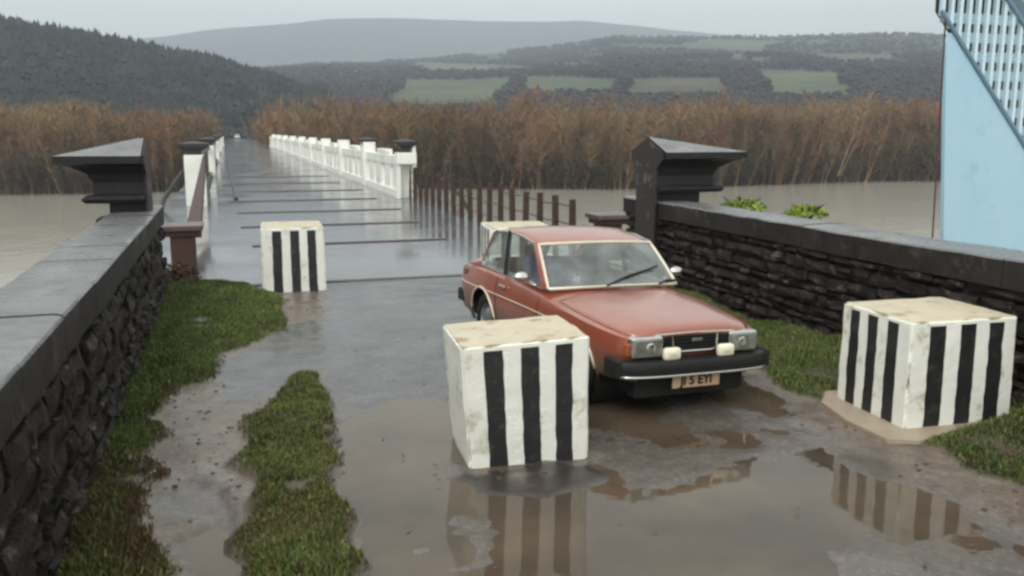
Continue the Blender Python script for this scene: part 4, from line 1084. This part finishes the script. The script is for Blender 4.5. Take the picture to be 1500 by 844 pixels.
# dark conifer wood on the left hill
def cone_tree(rng):
    V_, F_ = [], []
    lv = [(0, .30, .10), (.16, .27, .34), (.34, .21, .54), (.52, .15, .74), (.68, .10, 1.0)]
    for (z0, r0, z1) in lv:
        b_ = len(V_); n = 7; V_.append((0, 0, z1))
        for k in range(n): a = 2*math.pi*k/n+rng.uniform(-.2, .2); q = r0*rng.uniform(.65, 1.2); V_.append((q*math.cos(a), q*math.sin(a), z0+rng.uniform(-.02, .03)))
        for k in range(n): F_.append((b_, b_+1+k, b_+1+(k+1) % n))
    return np.array(V_, float), np.array(F_), np.tile([.018, .028, .024], (len(V_), 1))
def blob_tree(rng, col):
    """clumpy crown: several small jittered leaf clusters on a stem"""
    V_, F_ = [], []
    for c in range(9):
        cz = rng.uniform(.3, .9); w_ = .36*math.sqrt(max(.1, 1-((cz-.55)/.5)**2)); a = rng.uniform(0, 6.28); q = w_*rng.uniform(.2, 1); cc = np.array([q*math.cos(a), q*math.sin(a), cz]); r0 = rng.uniform(.12, .22)
        b_ = len(V_); o6 = np.array([(1, 0, 0), (-1, 0, 0), (0, 1, 0), (0, -1, 0), (0, 0, 1), (0, 0, -1)])
        for p in o6: V_.append(cc+p*r0*rng.uniform(.6, 1.3)+rng.normal(0, .03, 3))
        for f in ((0, 2, 4), (2, 1, 4), (1, 3, 4), (3, 0, 4), (2, 0, 5), (1, 2, 5), (3, 1, 5), (0, 3, 5)): F_.append(tuple(b_+i for i in f))
    b_ = len(V_); V_ += [np.array([.03, 0, 0]), np.array([-.03, .03, 0]), np.array([0, -.03, 0]), np.array([0, 0, .6])]; F_ += [(b_, b_+1, b_+3), (b_+1, b_+2, b_+3), (b_+2, b_, b_+3)]
    return np.array(V_), np.array(F_), np.tile(col, (len(V_), 1))
rng = np.random.default_rng(31)
n = 9000; a_ = rng.uniform(az_of(-500), az_of(480), n); r_ = rng.uniform(340, 700, n); x_, y_ = r_*np.sin(a_), r_*np.cos(a_); z, hl, hm, hf = terrain(a_, r_, x_, y_)
ok = hl > 1.0; P = np.stack([x_, y_, z-.5], -1)[ok]
parts = []
for k in range(4):
    s_ = np.arange(len(P)) % 4 == k; m_ = s_.sum(); hh = rng.uniform(8, 15, m_)
    base = cone_tree(rng) if k < 2 else blob_tree(rng, (.030, .030, .028))
    parts.append(scatter(*base, P[s_], np.stack([hh*.85, hh*.85, hh*(1 if k < 2 else .8)], -1), rng.uniform(0, 6.28, m_), .7+.6*rng.random((m_, 1))*np.ones(3)))
V_, F_, C_ = merge(parts); o = np_mesh('hillside_wood', V_, F_, M['vc'], color=C_); tag(o, 'dark mixed conifer wood covering the hill on the left', 'wood', kind='stuff')
# hedgerows and woods between the fields
n = 70000; a_ = rng.uniform(az_of(100), az_of(1750), n); r_ = np.exp(rng.uniform(math.log(330), math.log(2300), n))
x_, y_ = r_*np.sin(a_), r_*np.cos(a_); z, hl, hm, hf = terrain(a_, r_, x_, y_)
fi = field_id(a_, r_, z, x_, y_); ok = (fi < 0) & ~(hl > np.maximum(hm, 2)) & (fbm(x_, y_, .012, 3, 44) > -.35); P = np.stack([x_, y_, z-.5], -1)[ok][:30000]
parts = []
for k in range(4):
    s_ = np.arange(len(P)) % 4 == k; m_ = s_.sum(); hh = rng.uniform(4, 9, m_)
    parts.append(scatter(*blob_tree(rng, (.040, .036, .038)), P[s_], np.stack([hh, hh, hh*.85], -1), rng.uniform(0, 6.28, m_), .6+.8*rng.random((m_, 1))*np.ones(3)))
V_, F_, C_ = merge(parts); o = np_mesh('hedgerows', V_, F_, M['vc'], color=C_); tag(o, 'dark hedgerows and small woods dividing the fields on the far hillside', 'hedgerows', kind='stuff')

# ================================================================== GRASS
def blades(name, poly, n, label, seed, hr=(.03, .085), brown_fn=None, bbox=None, extra_h=0):
    rng = np.random.default_rng(seed); P = np.array(poly); lo, hi = P.min(0), P.max(0)
    if bbox: lo = np.maximum(lo, bbox[:2]); hi = np.minimum(hi, bbox[2:])
    pw_ = rng.random(n*3)  # denser towards the camera side
    x = rng.uniform(lo[0], hi[0], n*3); y = lo[1]+(hi[1]-lo[1])*pw_**1.0
    d = sdist(x, y, poly)+fbm(x, y, 2.2, 5, 1)*.24
    dens = .42+1.1*fbm(x, y, 3.2, 4, seed+1)
    ok = (d < rng.normal(0, .05, n*3)) & (rng.random(n*3) < dens+.25) & (rng.random(n*3) < .25-d/.22); x, y, d = x[ok][:n], y[ok][:n], d[ok][:n]; m_ = len(x)
    ix = np.clip(((x-x0)/st), 0, nx-1.001); iy = np.clip(((y-y0)/st), 0, ny-1.001); z = hgt[ix.astype(int), iy.astype(int)]
    keep = gr[ix.astype(int), iy.astype(int)] > .3; x, y, d, z = x[keep], y[keep], d[keep], z[keep]; m_ = len(x)
    cl = fbm(x, y, 3.5, 3, seed+2); h = rng.uniform(*hr, m_)*(1+1.1*cl)*(1-.4*(d > -.06)); h = np.maximum(h, .012)
    a = rng.uniform(0, 6.28, m_); w_ = rng.uniform(.003, .007, m_); ln = rng.uniform(.2, .9, m_)*h; a2 = rng.uniform(0, 6.28, m_)
    B0 = np.stack([x-np.cos(a)*w_, y-np.sin(a)*w_, z-.008], -1); B1 = np.stack([x+np.cos(a)*w_, y+np.sin(a)*w_, z-.008], -1)
    T = np.stack([x+np.cos(a2)*ln, y+np.sin(a2)*ln, z+h], -1); Mi = (B0+B1)/2*.5+T*.5; Mi[:, 2] += h*.15
    M0 = Mi+np.stack([-np.cos(a)*w_*.7, -np.sin(a)*w_*.7, 0*w_], -1); M1 = Mi+np.stack([np.cos(a)*w_*.7, np.sin(a)*w_*.7, 0*w_], -1)
    V_ = np.stack([B0, B1, M1, M0, T], 1).reshape(-1, 3); b_ = (np.arange(m_)*5)[:, None]
    F_ = np.concatenate([b_+np.array([[0, 1, 2]]), b_+np.array([[0, 2, 3]]), b_+np.array([[3, 2, 4]])])
    g = np.array([.125, .185, .052]); br = np.array([.13, .085, .045]); dk_ = np.array([.04, .055, .02]); ye_ = np.array([.24, .23, .085])
    t = fbm(x, y, 1.6, 3, seed+3)[:, None]; cc = g*(1+.0*t)
    cc = np.where(rng.random((m_, 1)) < .22+.4*np.clip(t, 0, 1), ye_, cc); cc = np.where(rng.random((m_, 1)) < .16+.7*np.clip(-t, 0, 1), dk_, cc)
    bf = .10+(brown_fn(x, y) if brown_fn else 0); cc = np.where((rng.random(m_) < bf)[:, None], br, cc)
    cc = cc*rng.uniform(.7, 1.3, (m_, 1)); C_ = np.repeat(cc, 5, 0)
    o = np_mesh(name, V_, F_, M['vcg'], color=C_); tag(o, label, 'grass', kind='stuff'); return o
M['vcg'] = vc_mat('grass_blade', .55)
bl = lambda x, y: .5*sstep(7.4, 6.6, y)*sstep(-.2, -.7, x)*sstep(4.8, 5.6, y)+.5*sstep(.22, .0, np.abs(x+.62))*(y < 9)
blades('verge_grass', verge_l, 110000, 'rough green and rusty grass growing between the left wall and the muddy path', 51, (.015, .055), bl, (-1.2, 3.2, 3, 15))
blades('grass_strip', strip, 60000, 'tongue of dark green grass between the muddy path and the flooded road', 52, (.012, .045), lambda x, y: .12+.3*sstep(6.2, 5.4, y)*sstep(5.0, 5.6, y), (-1, 3.2, 3, 15))
blades('verge_grass', verge_r, 90000, 'green and yellow grass at the foot of the right wall around the striped block', 53, (.015, .06), lambda x, y: .25*sstep(5.6, 6.5, x)*sstep(8, 5.5, y), (4, 3.4, 6.6, 15))
# leafy weeds behind the right wall
def weed(x, y, z, r_, label, seed, col=(.20, .26, .035), n=420, name='shrub', flat=.6, group=None):
    rng = np.random.default_rng(seed); root = empty(name, (x, y, z)); tag(root, label, 'shrub', group)
    st_ = MB()
    for k in range(9):
        a = rng.uniform(0, 6.28); st_.tube([(0, 0, -.3), (math.cos(a)*r_*.4, math.sin(a)*r_*.4, r_*flat*.5), (math.cos(a)*r_*.8, math.sin(a)*r_*.8, r_*flat)], [.014, .009, .004], 4)
    st_.build('stem', M['post'], root)
    v = rng.normal(size=(n, 3)); v /= np.linalg.norm(v, axis=1)[:, None]; v[:, 2] = np.abs(v[:, 2]); c = v*r_*rng.uniform(.35, 1, (n, 1))**.6; c[:, 2] *= flat
    t1 = rng.normal(size=(n, 3)); t1 /= np.linalg.norm(t1, axis=1)[:, None]; t2 = np.cross(t1, v); t2 /= np.linalg.norm(t2, axis=1)[:, None]+1e-6
    s_ = rng.uniform(.025, .05, (n, 1)); V_ = np.stack([c-t1*s_, c+t2*s_*.5, c+t1*s_, c-t2*s_*.5], 1).reshape(-1, 3); F_ = np.arange(n*4).reshape(-1, 4)
    C_ = np.repeat(np.array(col)*rng.uniform(.5, 1.3, (n, 1)), 4, 0); np_mesh('leaves', V_, F_, M['vcg'], root, color=C_); return root
p = at_Y(1088, 297, 13.0); weed(p[0], 13.0, p[2]-.12, .42, 'bright yellow green weed tuft poking above the wall just right of the gabled pier cap', 61, flat=.5)
p = at_Y(1180, 306, 12.0); weed(p[0], 12.0, p[2]-.12, .36, 'smaller green weed tuft above the wall, farther right from the pier cap', 62, flat=.55)
weed(-.95, 15.3, .02, .42, 'dark brown withered shrub at the foot of the rusty iron pedestal', 63, col=(.08, .045, .025), n=800, flat=.9)
# small things on the ground
def stone(x, y, s, m, label, nm='stone', cat='stone'):
    bm = bmesh.new(); bmesh.ops.create_icosphere(bm, subdivisions=2, radius=s)
    for v in bm.verts: v.co = Vector((v.co.x*1.4, v.co.y, v.co.z*.5))+v.co.normalized()*mn.noise(v.co*12+Vector((x, y, 0)))*s*.5
    me = bpy.data.meshes.new(nm); bm.to_mesh(me); bm.free(); me.materials.append(m); o = bpy.data.objects.new(nm, me); COL.objects.link(o); o.location = (x, y, .02); tag(o, label, cat)
gx_, gy_ = ground_pt(228, 697); stone(gx_, gy_, .035, M['litter'], 'small white stone on the path edge beside the left verge')
gx_, gy_ = ground_pt(332, 432); stone(gx_+.55, gy_-.2, .05, M['litter'], 'small pale stone in the grass in front of the far left striped block')
rngp = random.Random(9)
pb = MB()
for k in range(1400):
    x_ = rngp.uniform(-1.0, 6.4); y_ = rngp.uniform(3.2, 14.8); i_, j_ = int((x_-x0)/st), int((y_-y0)/st)
    if mud[i_, j_] < .4 or gr[i_, j_] > .6: continue
    s_ = rngp.uniform(.005, .016); z_ = hgt[i_, j_]
    pb.box((x_, y_, z_+s_*.2), (s_*2, s_*1.6, s_), rot=Matrix.Rotation(rngp.uniform(0, 3), 3, 'Z'))
o = pb.build('gravel', mat('gravel_stone', (.12, .10, .085), .5, col2=(.06, .05, .045), scale=9)); tag(o, 'loose small gravel scattered over the muddy edges of the road', 'gravel', kind='stuff')

lf = []; 
for k in range(900):
    x_ = rngp.uniform(-1.0, 6.4); y_ = rngp.uniform(3.2, 14.8); i_, j_ = int((x_-x0)/st), int((y_-y0)/st)
    if not (.05 < gr[i_, j_] or mud[i_, j_] > .3) and rngp.random() > .12: continue
    lf.append((x_, y_, max(hgt[i_, j_], -.004)+rngp.uniform(.003, .02)))
lv, lfc = [], []
for (x_, y_, z_) in lf:
    a_ = rngp.uniform(0, 6.28); l_ = rngp.uniform(.012, .035); w_ = l_*.45; b_ = len(lv)
    for (p, q, dz_) in ((-1, 0, 0), (0, 1, .004), (1, 0, .006), (0, -1, .003)):
        lv.append((x_+math.cos(a_)*p*l_-math.sin(a_)*q*w_, y_+math.sin(a_)*p*l_+math.cos(a_)*q*w_, z_+dz_))
    lfc.append((b_, b_+1, b_+2, b_+3))
o = mesh_obj('leaf_litter', lv, lfc, mat('dead_leaf', (.14, .075, .03), .5, col2=(.05, .032, .018), scale=9)); tag(o, 'dead brown leaves scattered over the mud and grass', 'leaf litter', kind='stuff')
# distant white car on the road
def far_car(x, y):
    root = empty('car', (x, y, 0)); tag(root, 'tiny white car far away at the end of the bridge road', 'car')
    MB().box((0, 0, .62), (1.7, 4.1, .62), bev=.12).build('body', M['whiteclean'], root)
    MB().prism([(-.72, .93), (.72, .93), (.56, 1.48), (-.56, 1.48)], 'Y', -1.1, 1.2).build('cabin', M['whiteclean'], root)
    MB().prism([(-.62, 1.0), (.62, 1.0), (.5, 1.38), (-.5, 1.38)], 'Y', -1.13, -1.103).build('windscreen', M['dark'], root)
    for sx in (-1, 1):
        for sy in (-1, 1): MB().lathe([(0, -.1), (.31, -.1), (.31, .1), (0, .1)], (sx*.74, sy*1.25, .31), 'X', 16).build('wheel', M['rubber'], root)
far_car(2.45, 320)

# ================================================================== HAZE
hz = MB().box((400, 1950, 245), (9600, 4900, 508)).build('haze', M['dark'])
hm_ = bpy.data.materials.new('haze_air'); hm_.use_nodes = True; t = hm_.node_tree; t.nodes.clear(); oo = t.nodes.new('ShaderNodeOutputMaterial'); pv = t.nodes.new('ShaderNodeVolumePrincipled')
pv.inputs['Color'].default_value = (.76, .84, .97, 1); pv.inputs['Density'].default_value = .00038; pv.inputs['Anisotropy'].default_value = .2
t.links.new(pv.outputs[0], oo.inputs['Volume']); hz.data.materials.clear(); hz.data.materials.append(hm_); tag(hz, kind='stuff')
hz['label'] = 'pale damp haze filling the valley air'; hz['category'] = 'haze'
